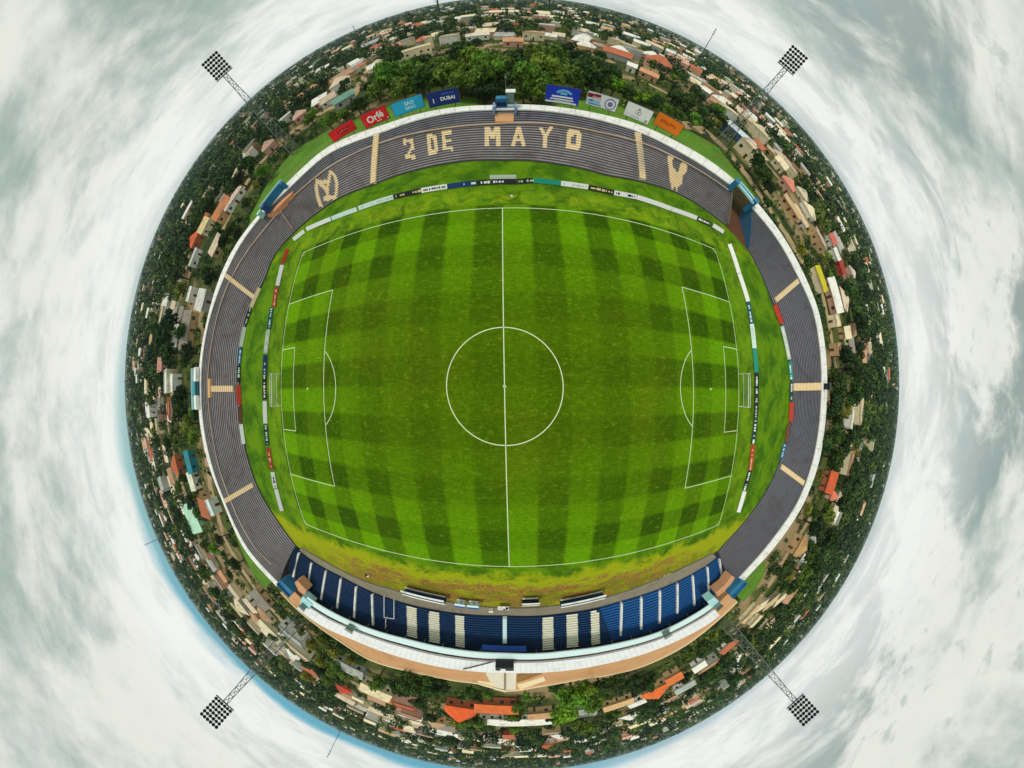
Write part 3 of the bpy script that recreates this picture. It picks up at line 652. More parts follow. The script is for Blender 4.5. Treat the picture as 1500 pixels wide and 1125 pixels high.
# black camera cabin on the roof, on short legs
s = empty('camera_cabin', PT(740, 969, GZR + .3), 0, 'black camera cabin with a white hatch on the middle of the white roof', 'cabin')
mb = MB(); mb.box((0, 0, .9), (4.0, 2.4, 1.7)); mb.build('body', M_black, s)
mb = MB(); mb.box((-.35, -.25, 1.80), (1.1, 1.1, .12)); mb.build('hatch', M_white, s)
for x in (-1.7, 1.7):
    for y in (-1, 1): mb = MB(); mb.box((x, y, -.02), (.2, .2, .2)); mb.build('leg', M_black, s)
mb = MB(); mb.box((-.2, -1.6, .2), (2.6, .6, .3)); mb.build('step', mat('rust_brown', C(120, 80, 66)), s)
mb = MB(); a, c_ = PT(740, 984, GZC + .2), PT(740, 1010, GZC + .2); mb.bar(a + Vector((0, 0, .1)), c_ + Vector((0, 0, .1)), .3)
tag(mb.build('drain_cover', mat('brown_strip', C(150, 112, 96))), 'brown drain strip running down the middle of the pale entrance slab', 'drain')
for px, py, lb in ((516, 917, 'grey green plant box on the roof above the sixth seat aisle'), (975, 925, 'grey green plant box on the roof above the royal blue seat blocks'), (447, 886, 'grey green plant box at the teal stair end of the white roof'), (1050, 885, 'dark plant box at the terracotta landing end of the white roof')):
    s = empty('roof_unit', PT(px, py, GZR + .2), math.atan2(-(py - CY), px - CX) + math.pi / 2, lb, 'plant box', 'plant boxes on the white roof')
    mb = MB(); mb.box((0, 0, .75), (1.9, 1.7, 1.4)); mb.build('casing', mat('grey_green', C(116, 140, 132), .6), s)
    mb = MB(); mb.box((0, 0, 1.5), (2.2, 2.0, .1)); mb.build('lid', M_dsteel if px > 1000 else M_steel, s)
mb = MB(); mb.bar(PT(679, 980, GZR + .35), PT(722, 969, GZR + .5), .14); tag(mb.build('cable', M_black), 'black cable sagging across the white roof to the camera cabin', 'cable')

# ------------------------------------------------------------------ dugouts and pitch-side furniture
def dugout(p, q, w, label, mA, mB, stripes=3):
    P, Q = PT(*p, z=1.9), PT(*q, z=1.9); c = (P + Q) / 2; L = (Q - P).length; rz = math.atan2((Q - P).y, (Q - P).x)
    s = empty('dugout', (c.x, c.y, .1), rz, label, 'dugout', 'dugouts and benches before the main stand')
    for k in range(stripes):
        mb = MB(); y = (k - (stripes - 1) / 2) * w / stripes; mb.box((0, y, 1.9 + .12 * k), (L, w / stripes - .03, .08)); mb.build('roof_panel', mA if k % 2 == 0 else mB, s)
    for x in (-L / 2 + .2, 0, L / 2 - .2): mb = MB(); mb.box((x, -w / 2 + .1, .95), (.1, .1, 1.9)); mb.build('post', M_dsteel, s)
    mb = MB(); mb.box((0, -w / 2 + .05, 1.0), (L, .06, 1.7)); mb.build('back_panel', mB, s)
    mb = MB(); mb.box((0, -.1, .45), (L - .4, .45, .08)); mb.build('bench', M_white, s)
dugout((589, 866), (652, 881), 2.1, 'long dugout with two white roof stripes by the grassy gangway', M_white, M_navy)
dugout((822, 886), (887, 872), 2.0, 'long dugout with two white roof stripes by the earth patch', M_white, M_navy)
dugout((667, 884.5), (682, 887), 1.6, 'flat royal blue bench cover nearest the long dugout', M_royal, M_rooflip, 2)
dugout((685, 887), (702, 888.5), 1.6, 'flat royal blue bench cover beside the white table', M_royal, M_rooflip, 2)
dugout((765, 884), (791, 883), 1.5, 'short navy bench cover with white edges beside the white tent', M_white, M_dark, 3)
s = empty('equipment_table', PT(738, 886, 0.35), 0, 'white table with equipment cases on the paving at midfield', 'table')
mb = MB(); mb.box((0, 0, .75), (2.4, 1.5, .08)); mb.build('top', M_white, s)
for x in (-1, 1):
    for y in (-.6, .6): mb = MB(); mb.box((x, y, .36), (.08, .08, .72)); mb.build('leg', M_steel, s)
for x, y, cz in ((-.6, .3, 'white'), (.2, -.3, 'grey'), (.8, .35, 'black')):
    mb = MB(); mb.box((0, 0, .2), (.5, .4, .4)); mb.box((0, 0, .43), (.2, .06, .06))
    o = mb.build('equipment_case', {'white': M_white, 'grey': M_steel, 'black': M_black}[cz]); o.location = s.location + Vector((x, y, .80)); tag(o, f'small {cz} equipment case on the white midfield table', 'case')
mb = MB(); mb.box((0, 0, .35), (.9, .6, .7)); mb.box((0, 0, .72), (1.0, .7, .06)); o = mb.build('cooler_box', M_white); o.location = PT(720, 891.5, .36); tag(o, 'white cool box on the paving next to the midfield table', 'cool box')
for px, py, lb in ((541, 841, 'white box with a dark open lid on the bare earth'), (420, 797, 'small white box with dark lid at the navy seats corner')):
    s = empty('field_box', PT(px, py, 0.02), .4, lb, 'box'); mb = MB(); mb.box((0, 0, .3), (.8, .6, .6)); mb.build('body', M_white, s)
    mb = MB(); mb.box((.1, .5, .75), (.8, .08, .6), tilt=Matrix.Rotation(R(25), 4, 'X')); mb.build('lid', mat('brown_lid', C(70, 44, 36)), s)
mb = MB()
for k in range(9): mb.bar((0.22 * math.cos(k * .7), 0.22 * math.sin(k * .7), .02), (0.22 * math.cos(k * .7 + .7), .22 * math.sin(k * .7 + .7), .02), .06)
mb.bar((0, 0, .02), (0, 0, .26), .13, n=8); o = mb.build('sprinkler', M_white); o.location = PT(750, 288, .02); tag(o, 'pale sprinkler head in the grass beyond the touchline', 'sprinkler')
mb = MB()
for k in range(14):
    a = k * 2.4; rr = .25 * math.sqrt(k); mb.box((rr * math.cos(a) * 2.4, rr * math.sin(a), .1 + .05 * (k % 3)), (.9, .5, .25), a)
o = mb.build('rubble_pile', mat('pale_rubble', C(176, 168, 116), .9, .3)); o.location = PT(970, 846, 0); o.rotation_euler = (0, 0, .5); tag(o, 'pale heap of rubble on the verge by the earth patch', 'rubble heap')

# ------------------------------------------------------------------ goals
def goal(side, label):
    x0 = side * 52.62; Pp = [Vector(pitch(x0, y)) for y in (-3.66, 3.66)]; dirn = Vector((side, 0, 0))
    s = empty('goal', Vector(pitch(x0, 0)), 0, label, 'goal', 'goals'); up = Vector((0, 0, 2.44))
    for p in Pp: mb = MB(); mb.bar(p, p + up, .075, n=8); put(mb, 'post', M_white, s)
    mb = MB(); mb.bar(Pp[0] + up, Pp[1] + up, .075, n=8); put(mb, 'crossbar', M_white, s)
    mb = MB(); B = [p + dirn * 2.1 for p in Pp]; T = [p + up + dirn * .9 for p in Pp]
    for p, t, q in zip(Pp, T, B): mb.bar(p + up, t, .05); mb.bar(t, q, .05); mb.bar(p, q, .05)
    mb.bar(B[0], B[1], .06); mb.bar(T[0], T[1], .06); put(mb, 'net_frame', M_white, s)
    mb = MB()
    for k in range(1, 18):
        f = k / 18; t = T[0].lerp(T[1], f); mb.bar(Pp[0].lerp(Pp[1], f) + up, t, .014, n=3); mb.bar(t, B[0].lerp(B[1], f), .014, n=3)
    for k in range(1, 7): f = k / 7; mb.bar(T[0].lerp(B[0], f), T[1].lerp(B[1], f), .014, n=3)
    put(mb, 'net', mat('net_cord', (.6, .6, .55)), s)
goal(-1, 'white goal with net in front of the pale board and dark board'); goal(1, 'white goal with net in front of the teal and dark boards')

# ------------------------------------------------------------------ advertising boards
M_b = {'white': mat('board_white', C(244, 250, 236, 1.0), .6, .06, 1.5), 'cream': mat('board_cream', C(226, 206, 160), .6, .08), 'grey': mat('board_grey', C(196, 210, 194), .6, .1), 'black': mat('board_black', C(24, 30, 30), .6, .1),
       'navy': mat('board_navy', C(16, 52, 112), .6, .1), 'teal': mat('board_teal', C(18, 146, 124), .6, .1), 'dark teal': mat('board_dark_teal', C(10, 84, 98), .6, .1), 'dark green': mat('board_dark_green', C(12, 64, 50), .6, .1),
       'red': mat('board_red', C(190, 58, 34), .6, .1), 'blue': mat('board_blue', C(14, 96, 150), .6, .1), 'brown': mat('board_brown', C(110, 62, 36), .6, .1), 'pale': mat('board_pale', C(216, 242, 234), .6, .08)}
def plain(t):
    for a, b_ in (('north row of boards', 'row under the lettering'), ('west of the', 'before the'), ('east of the', 'past the'), ('north row', 'row under the lettering'), ('north board', 'board'), ('west row end', 'end of the left goal row'), ('on the west row', 'in the left goal row'), ('on the east row', 'in the right goal row'), ('last white board, east row', 'last white board behind the right goal'),
                  ('far south end of the east row', 'bottom end of the right goal row'), ('far south end of the west row', 'bottom end of the left goal row'), ('of the west row', 'of the left goal row'), ('north of the east', 'above the right'), ('south of the east', 'below the right'), ('north of the west', 'above the left'), ('south of the west', 'below the left'),
                  ('west terrace', 'left terrace'), ('east terrace', 'right terrace'), ('west aisle', 'left aisle'), ('east aisle', 'right aisle'), ('west goal', 'left goal'), ('east goal', 'right goal')): t = t.replace(a, b_)
    return t
def board(p, q, colr, mark, label, h=1.0, z=0.0, group='pitch-side advertising boards'):
    P, Q = PT(*p, z=z), PT(*q, z=z)
    if 'terrace walls' in group: P, Q = [at(pol(*k)[0], min(w.xy.length, float(dA(pol(*k)[0])) - .55), z) for k, w in ((p, P), (q, Q))]
    c = (P + Q) / 2; v = Q - P; L = v.length - .12; rz = math.atan2(v.y, v.x)
    if (Matrix.Rotation(rz, 3, 'Z') @ Vector((0, -1, 0))).dot(-c.normalized()) < 0: rz += math.pi
    s = empty('advertising_board', (c.x, c.y, z), rz, plain(label), 'advertising board', group)
    lean = Matrix.Rotation(R(-38), 4, 'X')
    mb = MB(); mb.box((0, 0, h / 2 + .06), (L, .07, h), tilt=lean); mb.build('panel', M_b[colr], s)
    if mark:
        mb = MB(); rr = random.Random(int(p[0] * 7 + p[1])); x = -L / 2 + L * .08
        while x < L * .42:
            w = rr.uniform(.18, .5) if rr.random() < .8 else rr.uniform(.6, 1.1)
            hh = h * rr.uniform(.28, .5); mb.box((x + w / 2, -.045, h * .5 + .06 + rr.uniform(-.05, .05) * h), (w, .03, hh), tilt=lean) ; x += w + rr.uniform(.1, .35)
        mb.build('lettering', M_b[mark] if isinstance(mark, str) else mark, s)
    for x in (-L * .4, L * .4): mb = MB(); mb.bar((x, .5, 0), (x, .1, h * .75), .03); mb.build('prop', M_dsteel, s)
BD = [((433,353),(449,340.5),'white',None,'short white board at the corner end of the north row of boards'),
 ((452,338),(488,323),'white',None,'long plain white board beside the short corner board'),
 ((489,322.7),(526,309.3),'pale',None,'long pale bluish board between the plain white and grey-lettered boards'),
 ((528,308.3),(579,292),'pale','grey','long pale board with grey lettering west of the first black board'),
 ((579,292),(619,283),'black','cream','black board with cream lettering between pale and white boards'),
 ((619,283),(657,277),'white','dark green','white board with dark marks beside the navy board'),
 ((657,277),(699,272),'navy','pale','navy board with pale lettering in the north row'),
 ((699,272),(720,270.5),'black','white','short black board next to the navy board'),
 ((720,270.5),(758,270),'black','white','black board with long white lettering facing the halfway line'),
 ((758,270),(781,268.3),'black','grey','short black board next to the teal north board'),
 ((782,268.3),(821,272.5),'teal',None,'plain teal board in the north row'),
 ((821,272.5),(861,278),'white','grey','white board with grey marks beside the teal north board'),
 ((861,278),(898,286),'black','cream','dark board with cream lettering east of the teal north board'),
 ((898,286),(931,292),'white','black','white board with black marks below the striped aisle'),
 ((931,292),(982,309),'white',None,'long plain white board below the painted rooster'),
 ((982,309),(1019,322),'white',None,'plain white board past the painted rooster'),
 ((1019,322),(1039,331),'black','white','dark board with white dots near the portal ramp'),
 ((1042,332),(1058,342),'white',None,'short white board at the foot of the portal ramp'),
 ((1066,359),(1080,402),'white',None,'white board nearest the portal ramp on the east row'),
 ((1080,402),(1093,443),'white',None,'white board second from the portal ramp on the east row'),
 ((1093,443),(1098,475),'dark teal','pale','dark teal board beside two white boards on the east row'),
 ((1098,475),(1102,511),'pale','grey','pale board with a small mark north of the east goal'),
 ((1102,511),(1105,546),'teal',None,'plain teal board just behind the east goal'),
 ((1105,546),(1105,580),'black','pale','black board with pale lettering right behind the east goal'),
 ((1105,580),(1104,612),'black','grey','black board with grey lettering south of the east goal'),
 ((1104,612),(1100,650),'dark green','white','dark green board with white lettering on the east row'),
 ((1100,651),(1096,688),'red','cream','red board with cream lettering on the east row'),
 ((1096,688),(1088,716),'black','pale','dark board between the red and the last white board, east row'),
 ((1088,718),(1079,749),'white',None,'white board at the far south end of the east row'),
 ((425,366),(417,388),'red',None,'rust red board at the corner gap of the west row'),
 ((417,389.5),(410,420),'white',None,'white board beside the rust red corner board'),
 ((409,422),(405,451),'red','cream','orange red board with cream lettering on the west row'),
 ((402,451),(398,483),'dark teal','pale','dark teal board with pale marks on the west row'),
 ((397,485),(393,518),'grey','white','grey white board north of the west goal'),
 ((393,520),(391.6,550),'navy','grey','navy board with grey lettering behind the west goal'),
 ((391.5,551),(392,585.5),'black','white','black board with white lettering right behind the west goal'),
 ((392,587),(393,620),'white',None,'plain white board south of the west goal'),
 ((393,621),(396,652),'dark green','pale','dark green board with pale lettering on the west row'),
 ((397,654.5),(401.6,686),'red','cream','red board with cream blot on the west row'),
 ((403,690),(407,714),'white','black','white board with black marks near the west row end'),
 ((408,715),(416.5,747),'white',None,'plain white board at the far south end of the west row')]
for p, q, c_, mk, lb in BD: board(p, q, c_, mk, lb, h=1.05)
for p, q, c_, mk, lb in [((382,422),(371,451),'cream',None,'cream board at the foot of the upper west aisle'),
 ((367,453),(361,476),'black','grey','dark board against the west terrace wall'),
 ((359.5,479),(353.5,508),'grey',None,'grey white board against the west terrace wall'),
 ((352.5,510),(350.5,534),'blue','pale','blue board against the west terrace wall'),
 ((350.5,535),(351.5,560),'black','pale','dark board with pale dots against the west terrace wall'),
 ((351.5,564),(353,593),'red',None,'large rust red board at the foot of the middle west aisle'),
 ((353.5,595),(355,619),'brown',None,'brown board against the west terrace wall'),
 ((354.5,621),(360,650),'white',None,'white board against the west terrace wall'),
 ((1134,447),(1142,475),'red',None,'bright red board at the foot of the upper east aisle'),
 ((1144,478),(1154,527),'grey','white','long grey board against the east terrace wall'),
 ((1155,530),(1157,557),'teal','pale','teal board against the east terrace wall'),
 ((1157,560),(1156.5,587),'dark green','white','dark green board at the foot of the middle east aisle'),
 ((1156.5,589),(1155,617),'red',None,'orange red board against the east terrace wall'),
 ((1153.5,620),(1149,646),'brown',None,'thin brown board against the east terrace wall'),
 ((1147.5,649),(1142,671),'blue','pale','blue board against the east terrace wall')]:
    board(p, q, c_, mk, lb, h=1.5 if c_ == 'red' else 1.15, group='boards along the terrace walls')
board((718, 263.5), (757, 263), 'grey', None, 'grey framed board standing behind the black halfway-line board', h=.9)

# ------------------------------------------------------------------ billboards on the bank behind the north stand
def text_mesh(s, size):
    cu = bpy.data.curves.new('t', 'FONT'); cu.body = s; cu.size = size; cu.align_x = 'CENTER'; cu.align_y = 'CENTER'; cu.extrude = .02; cu.offset = .025 * size; cu.resolution_u = 3
    o = bpy.data.objects.new('t', cu); COL.objects.link(o); dg = bpy.context.evaluated_depsgraph_get(); dg.update()
    me = bpy.data.meshes.new_from_object(o.evaluated_get(dg)); bpy.data.objects.remove(o); return me
def billboard(qd, colr, label, deco):
    tl, tr, br, bl = qd; aL, rL = pol(*bl); aR, rR = pol(*br); _, tLr = pol(*tl); _, tRr = pol(*tr)
    am = (aL + aR) / 2; dd = float(dD(am)) + 2.2; zb = zat((rL + rR) / 2, dd); zt = zat((tLr + tRr) / 2, dd + .3)
    P, Q = at(aL, dd, 0), at(aR, dd, 0)
    wt = math.radians(abs(pol(*tl)[0] - pol(*tr)[0])) * dd; Lw = ((Q - P).length + wt) / 2; c = (P + Q) / 2; v = Q - P; rz = math.atan2(v.y, v.x)
    rz += math.atan2(rR - rL, (Q - P).length / dd * 430) * 0.9
    h = zt - zb; g = 4.9
    s = empty('billboard', (c.x, c.y, g), rz, label, 'billboard', 'billboards behind the lettered terrace')
    zc = (zb + zt) / 2 - g
    mb = MB(); mb.box((0, 0, zc), (Lw, .12, h)); mb.build('panel', colr, s)
    mb = MB()
    for x in (-Lw / 2, Lw / 2): mb.box((x, .02, zc), (.1, .2, h + .1))
    for z in (-h / 2, h / 2): mb.box((0, .02, zc + z), (Lw - .1, .2, .1))
    mb.build('frame', M_dsteel, s)
    for x in (-Lw * .32, Lw * .32): mb = MB(); mb.box((x, .2, (zc + h * .3) / 2 - .5), (.18, .18, zc + h * .3 + 1)); mb.build('post', M_dsteel, s)
    deco(s, Lw, h, zc)
def lay(s, me, m, x, z, nm='lettering', rot=0.0, sx=1.0):
    me.materials.clear(); me.materials.append(m); o = bpy.data.objects.new(nm, me); COL.objects.link(o); o.parent = s
    o.location = (x, -.085, z); o.rotation_euler = (R(90), rot, 0); o.scale = (sx, 1, 1)
def blocks(s, m, items, zc, nm='lettering'):
    mb = MB()
    for x, z, w, h in items: mb.box((x, -.08, zc + z), (w, .05, h))
    mb.build(nm, m, s)
bw = mat('sign_white', (.82, .82, .80), .6, .05); bred = mat('sign_red', C(226, 28, 26), .55, .08, .4)
def d_red1(s, w, h, z):
    rr = random.Random(3); k = mat('sign_dark_red', C(140, 20, 22), .6)
    blocks(s, k, [(-w * .18 + i * w * .09, h * .08 + rr.uniform(-.1, .1), w * .06, h * rr.uniform(.14, .2)) for i in range(6)] + [(-w * .1 + i * w * .08, -h * .16, w * .05, h * .14) for i in range(4)], z)
    blocks(s, bw, [(-w * .1 + i * w * .09, -h * .01, w * .04, h * .05) for i in range(4)], z)
def d_red2(s, w, h, z):
    lay(s, text_mesh('Orfé', h * .66), bw, 0, z - h * .02, rot=-.12, sx=.95); blocks(s, bw, [(w * .44, -h * .36, w * .06, h * .08), (w * .1, -h * .34, w * .2, h * .05)], z)
def d_cyan(s, w, h, z):
    k = mat('sign_pale', C(206, 244, 250), .6); lay(s, text_mesh('SAO', h * .36), k, w * .06, z + h * .14); lay(s, text_mesh('GRAC', h * .28), k, w * .06, z - h * .2)
def d_navy(s, w, h, z):
    lay(s, text_mesh('DUBAI', h * .33), bw, w * .13, z - h * .08, sx=1.0); blocks(s, bw, [(-w * .33, -h * .1, w * .025, h * .3)], z); blocks(s, mat('sign_blue_marks', C(60, 110, 200)), [(w * (.0 + .08 * i), h * .26, w * .05, h * .1) for i in range(5)], z)
def d_blue(s, w, h, z):
    k = mat('sign_light_blue', C(110, 190, 226), .6); mb = MB()
    for i in range(14):
        a, c_ = math.pi * (.12 + .76 * i / 14), math.pi * (.12 + .76 * (i + 1) / 14)
        mb.face([(w * .04 + math.cos(q) * w * e, -.09, z + h * .0 + math.sin(q) * h * f) for q, e, f in ((a, .26, .34), (c_, .26, .34), (c_, .17, .22), (a, .17, .22))])
    mb.build('emblem', k, s); blocks(s, k, [(w * .03, h * .1, w * .2, h * .14)], z, 'emblem')
    blocks(s, bw, [(0, -h * .1, w * .62, h * .09), (0, -h * .25, w * .7, h * .07), (-w * .02, -h * .42, w * .94, h * .1)], z)
    blocks(s, mat('sign_green_strip', C(150, 206, 150)), [(w * .02, -h * .335, w * .5, h * .05)], z)
def d_coll(s, w, h, z):
    blocks(s, mat('sign_maroon', C(128, 40, 34)), [(-w * .38, h * .22, w * .2, h * .3), (-w * .17, h * .3, w * .2, h * .2)], z, 'picture'); blocks(s, mat('sign_pink', C(226, 170, 160)), [(-w * .2, h * .1, w * .3, h * .14)], z, 'picture')
    blocks(s, mat('sign_sky', C(150, 196, 226)), [(-w * .26, -h * .2, w * .42, h * .34)], z, 'picture'); blocks(s, mat('sign_deep', C(50, 90, 140)), [(-w * .34, -h * .12, w * .12, h * .12), (-w * .2, -h * .36, w * .4, h * .08)], z, 'picture')
    mb = MB(); k = mat('sign_violet', C(120, 110, 160))
    for r0, r1 in ((.40, .33), (.18, .02)):
        for i in range(20):
            a, c_ = 2 * math.pi * i / 20, 2 * math.pi * (i + 1) / 20
            mb.face([(w * .27 + math.cos(q) * h * e, -.09, z - h * .06 + math.sin(q) * h * e) for q, e in ((a, r0), (c_, r0), (c_, r1), (a, r1))])
    mb.build('emblem', k, s)
def d_white(s, w, h, z):
    k = mat('sign_faint', C(170, 184, 166)); mb = MB()
    for i in range(16):
        a, c_ = 2 * math.pi * i / 16, 2 * math.pi * (i + 1) / 16
        mb.face([(math.cos(q) * h * e, -.09, z + math.sin(q) * h * e) for q, e in ((a, .2), (c_, .2), (c_, .15), (a, .15))])
    mb.build('emblem', k, s); blocks(s, mat('sign_dim_green', C(90, 120, 90)), [(0, h * .24, w * .06, h * .12), (0, 0, w * .05, h * .14)], z, 'emblem'); blocks(s, k, [(w * .38, -h * .34, w * .1, h * .2), (-w * .05, -h * .34, w * .3, h * .05)], z)
def d_orange(s, w, h, z):
    k = mat('sign_burnt', C(196, 82, 14)); rr = random.Random(5); blocks(s, k, [(-w * .28 + i * w * .09, rr.uniform(-.05, .05) * h, w * .065, h * rr.uniform(.18, .26)) for i in range(7)], z)
billboard([(481,190),(520,175),(526,191),(487,206)], bred, 'plain red billboard with faint dark lettering, smallest of the red ones', d_red1)
billboard([(529,166),(567,154),(575,176),(534,186)], bred, 'red billboard with large white script', d_red2)
billboard([(572,149.5),(619.6,139),(624,157.5),(579,171)], mat('sign_cyan', C(38, 176, 222), .55, .1, .3), 'sky blue billboard with pale lettering', d_cyan)
billboard([(625.5,134),(674.6,129),(675,152),(630,156)], mat('sign_navy', C(16, 42, 118), .55, .1, .3), 'navy billboard reading DUBAI', d_navy)
billboard([(799,125),(850,128),(847,155),(798,150)], mat('sign_royal', C(18, 52, 190), .55, .1, .3), 'royal blue billboard with pale arch emblem and white lines', d_blue)
billboard([(860,133),(908,143),(902,163),(857,154)], mat('sign_pearl', C(226, 228, 236), .6, .06, .3), 'white billboard with maroon and blue pictures and a round emblem', d_coll)
billboard([(918,147.6),(958,161),(950,181),(912,170)], mat('sign_offwhite', C(248, 252, 240, 1.0), .6, .06, .3), 'mostly blank white billboard with a faint emblem', d_white)
billboard([(965,163.6),(1002,180),(994,200),(955,182)], mat('sign_orange', C(244, 128, 16), .55, .08, .3), 'orange billboard with burnt orange lettering', d_orange)

# ------------------------------------------------------------------ gates and cabins on the rim
c0 = at(pol(740, 158)[0], float(dD(90)) - 1.2, ZC + .3)
s = empty('commentary_box', c0, 0, 'blue commentary box with white roofed cabin at the top of the lettered terrace', 'cabin')
mb = MB(); mb.box((-.7, 0, 1.1), (2.6, 2.4, 2.2)); mb.build('wall', M_teal, s)
mb = MB(); mb.box((-.7, -1.23, .9), (2.2, .08, 1.0)); mb.build('front_opening', mat('navy_front', C(8, 34, 84), .6), s)
mb = MB(); mb.box((1.3, .5, 1.7), (1.6, 2.0, 3.4)); mb.build('cabin', mat('grey_green', C(116, 140, 132), .6), s)
mb = MB(); mb.box((1.35, .5, 3.52), (2.2, 2.4, .2)); mb.build('roof', M_roof, s)
mb = MB(); mb.box((1.3, -1.0, .5), (1.7, .1, .5)); mb.build('sign_panel', M_rooflip, s)
for x in (-2.45, 2.5): mb = MB(); mb.box((x, -1.6, .1), (.5, 3.4, 1.7)); mb.build('side_wall', mat('lavender_wall', C(130, 160, 200), .7), s)
mb = MB(); mb.bar((.3, 1.2, 0), (.3, 1.2, 6.2), .07, n=6); mb.bar((.3, 1.2, 6.2), (.3, 1.2, 6.7), .25, n=6); mb.build('mast', M_steel, s)
azp = np.linspace(pol(753, 180)[0], pol(726, 180)[0], 6); mb = MB()
tb0 = tB(90); q = []
for a in azp:
    t = np.array([tb0, .985]); rr = dA(a) + (dC(a) - dA(a)) * t; q.append([at(a, rr[0] + .15, ZA + (ZC - ZA) * tb0 + .45), at(a, rr[1], ZC - .35)])
mb.strip([x[1] for x in q], [x[0] for x in q]); mb.strip([x[0] for x in q], [x[0] - Vector((0, 0, .9)) for x in q]); put(mb, 'landing', M_orange, s)

def local_gate(px, py, z, label, parts):
    a, r = pol(px, py); c = PT(px, py, z); s = empty('stadium_gate', c, R(a) - math.pi / 2, label, 'gate', 'gates on the white rim')   # local -y faces the pitch
    for nm, c_, size, m in parts: mb = MB(); mb.box(c_, size); mb.build(nm, m, s)
    return s
s = local_gate(406, 291, ZC + .3, 'teal gate on the rim with terracotta landing and a red rail', [
    ('portal_wall', (-4.2, 0, 1.0), (1.4, 2.6, 2.4), mat('deep_blue', C(24, 70, 130), .6)), ('portal_wall', (4.2, 0, 1.0), (1.2, 2.6, 2.4), M_teal), ('screen_wall', (0, .6, 1.0), (7.2, .5, 2.2), M_teal),
    ('lintel', (0, .9, 2.3), (9.6, .5, .35), M_pale), ('rear_cabin', (-6.2, 1.4, .6), (1.6, 1.6, 2.0), M_pale)])
q = [at(pol(*p)[0], float(dA(pol(*p)[0]) + (dC(pol(*p)[0]) - dA(pol(*p)[0])) * t), ZA + (ZC - ZA) * t + .4) for p, t in (((392, 312), .72), ((412, 312), .68), ((432, 289), .72), ((430, 280), .84), ((400, 300), .95), ((388, 314), .86))]
mb = MB(); mb.prism([tuple(p.xy) for p in q], 4.6, 6.35); put(mb, 'landing', mat('salmon_paving', C(220, 150, 110), .85, .15), s)
a0 = pol(418, 312)[0] % 360; mb = MB(); a1 = pol(433, 338)[0] % 360; prev = None
for k in range(9):
    t = .70 * (1 - k / 8); a = a0 + (a1 - a0) * k / 8; p = at(a, float(dA(a) + (dC(a) - dA(a)) * t), ZA + (ZC - ZA) * t + .75)
    if prev is not None: mb.bar(prev, p, .10)
    mb.bar(p, p - Vector((0, 0, .9)), .05); prev = p
put(mb, 'handrail', mat('pink_rail', C(190, 140, 120), .6), s)
# the portal with the ramp down to the field, east of the lettering
s = empty('stadium_gate', at(38, float(dC(38)), 0), 0, 'pale blue portal gate with a rusty brown ramp down to the field', 'gate', 'gates on the white rim')
mb = MB(); azl, azr = gapN - .35, gapS + .35
def pp(a, t, z): return at(a, float(dA(a) + (dC(a) - dA(a)) * t), z)
for k in range(8):
    t0, t1 = k / 8 * 1.02 - .02, (k + 1) / 8 * 1.02 - .02; L0, L1 = azR0 + (gapN - azR0) * t0, azR0 + (gapN - azR0) * t1; R0, R1 = azR1 + (gapS - azR1) * t0, azR1 + (gapS - azR1) * t1
    mb.face([pp(L0, t0, .02 + 2.6 * t0), pp(L1, t1, .02 + 2.6 * t1), pp(R1, t1, .02 + 2.6 * t1), pp(R0, t0, .02 + 2.6 * t0)])
put(mb, 'ramp', mat('rusty_ramp', C(96, 60, 40), .9, .35, .5, .2), s)
for aa, bb, m, nm in ((azR0, gapN, M_wallgrey, 'side_wall'), (azR1, gapS, mat('slate_blue', C(50, 92, 128), .7), 'side_wall')):
    mb = MB()
    for k in range(10):
        t0, t1 = k / 10, (k + 1) / 10; a_, b_ = aa + (bb - aa) * t0, aa + (bb - aa) * t1; z0, z1 = ZA + (ZC - ZA) * t0 + .6, ZA + (ZC - ZA) * t1 + .6
        e = .10
        for sg in (-e, e): mb.face([pp(a_ + sg, t0, -.3), pp(b_ + sg, t1, -.3), pp(b_ + sg, t1, z1), pp(a_ + sg, t0, z0)])
        mb.face([pp(a_ - e, t0, z0), pp(a_ + e, t0, z0), pp(b_ + e, t1, z1), pp(b_ - e, t1, z1)])
    put(mb, nm, m, s)
for a in (gapN + .1, gapS + .2):
    mb = MB(); c = at(a, float(dC(a)) + 1.0, 7.2); mb.box(c, (1.5, 4.2, 4.4), R(a) - math.pi / 2); put(mb, 'pier', M_teal, s)
am = (gapN + gapS) / 2; wd = math.radians(gapN - gapS) * float(dC(am)); c = at(am, float(dC(am)) + 1.4, 8.6)
mb = MB(); mb.box(c, (wd - .4, 4.4, .5), R(am) - math.pi / 2); put(mb, 'portal_roof', M_pale, s)
mb = MB(); mb.box(c + Vector((0, 0, .32)), (wd * .8, 1.0, .12), R(am) - math.pi / 2); put(mb, 'roof_stripe', M_teal, s)
# white stepped hut over the middle of the west stand
local_gate(291.5, 569.5, ZC + .25, 'white walled gate with a teal blue opening on the left rim', [
    ('wing_wall', (-4.4, .2, .8), (4.6, 3.6, 1.2), M_white), ('wing_wall', (4.7, .2, .8), (4.6, 3.6, 1.2), M_white), ('opening', (0, -.5, .35), (4.4, 2.4, .5), mat('dark_teal_floor', C(8, 66, 92), .6)),
    ('opening_roof', (0, 1.3, 1.2), (4.6, 1.6, .4), mat('bright_teal', C(70, 180, 198), .55)), ('rear_wall', (0, 2.4, 1.2), (13.6, .5, 1.8), M_pale)])
mb = MB(); q = [at(a, float(dA(a) + (dC(a) - dA(a)) * t), 0) for a, t in ((179.0, .80), (179.0, .70), (182.6, .70), (182.6, .80))]
s2 = S_west; mb.prism([tuple(p.xy) for p in q], 4.8, 5.75); put(mb, 'aisle_landing', mat('peach_paving', C(226, 180, 128), .85, .12), s2)
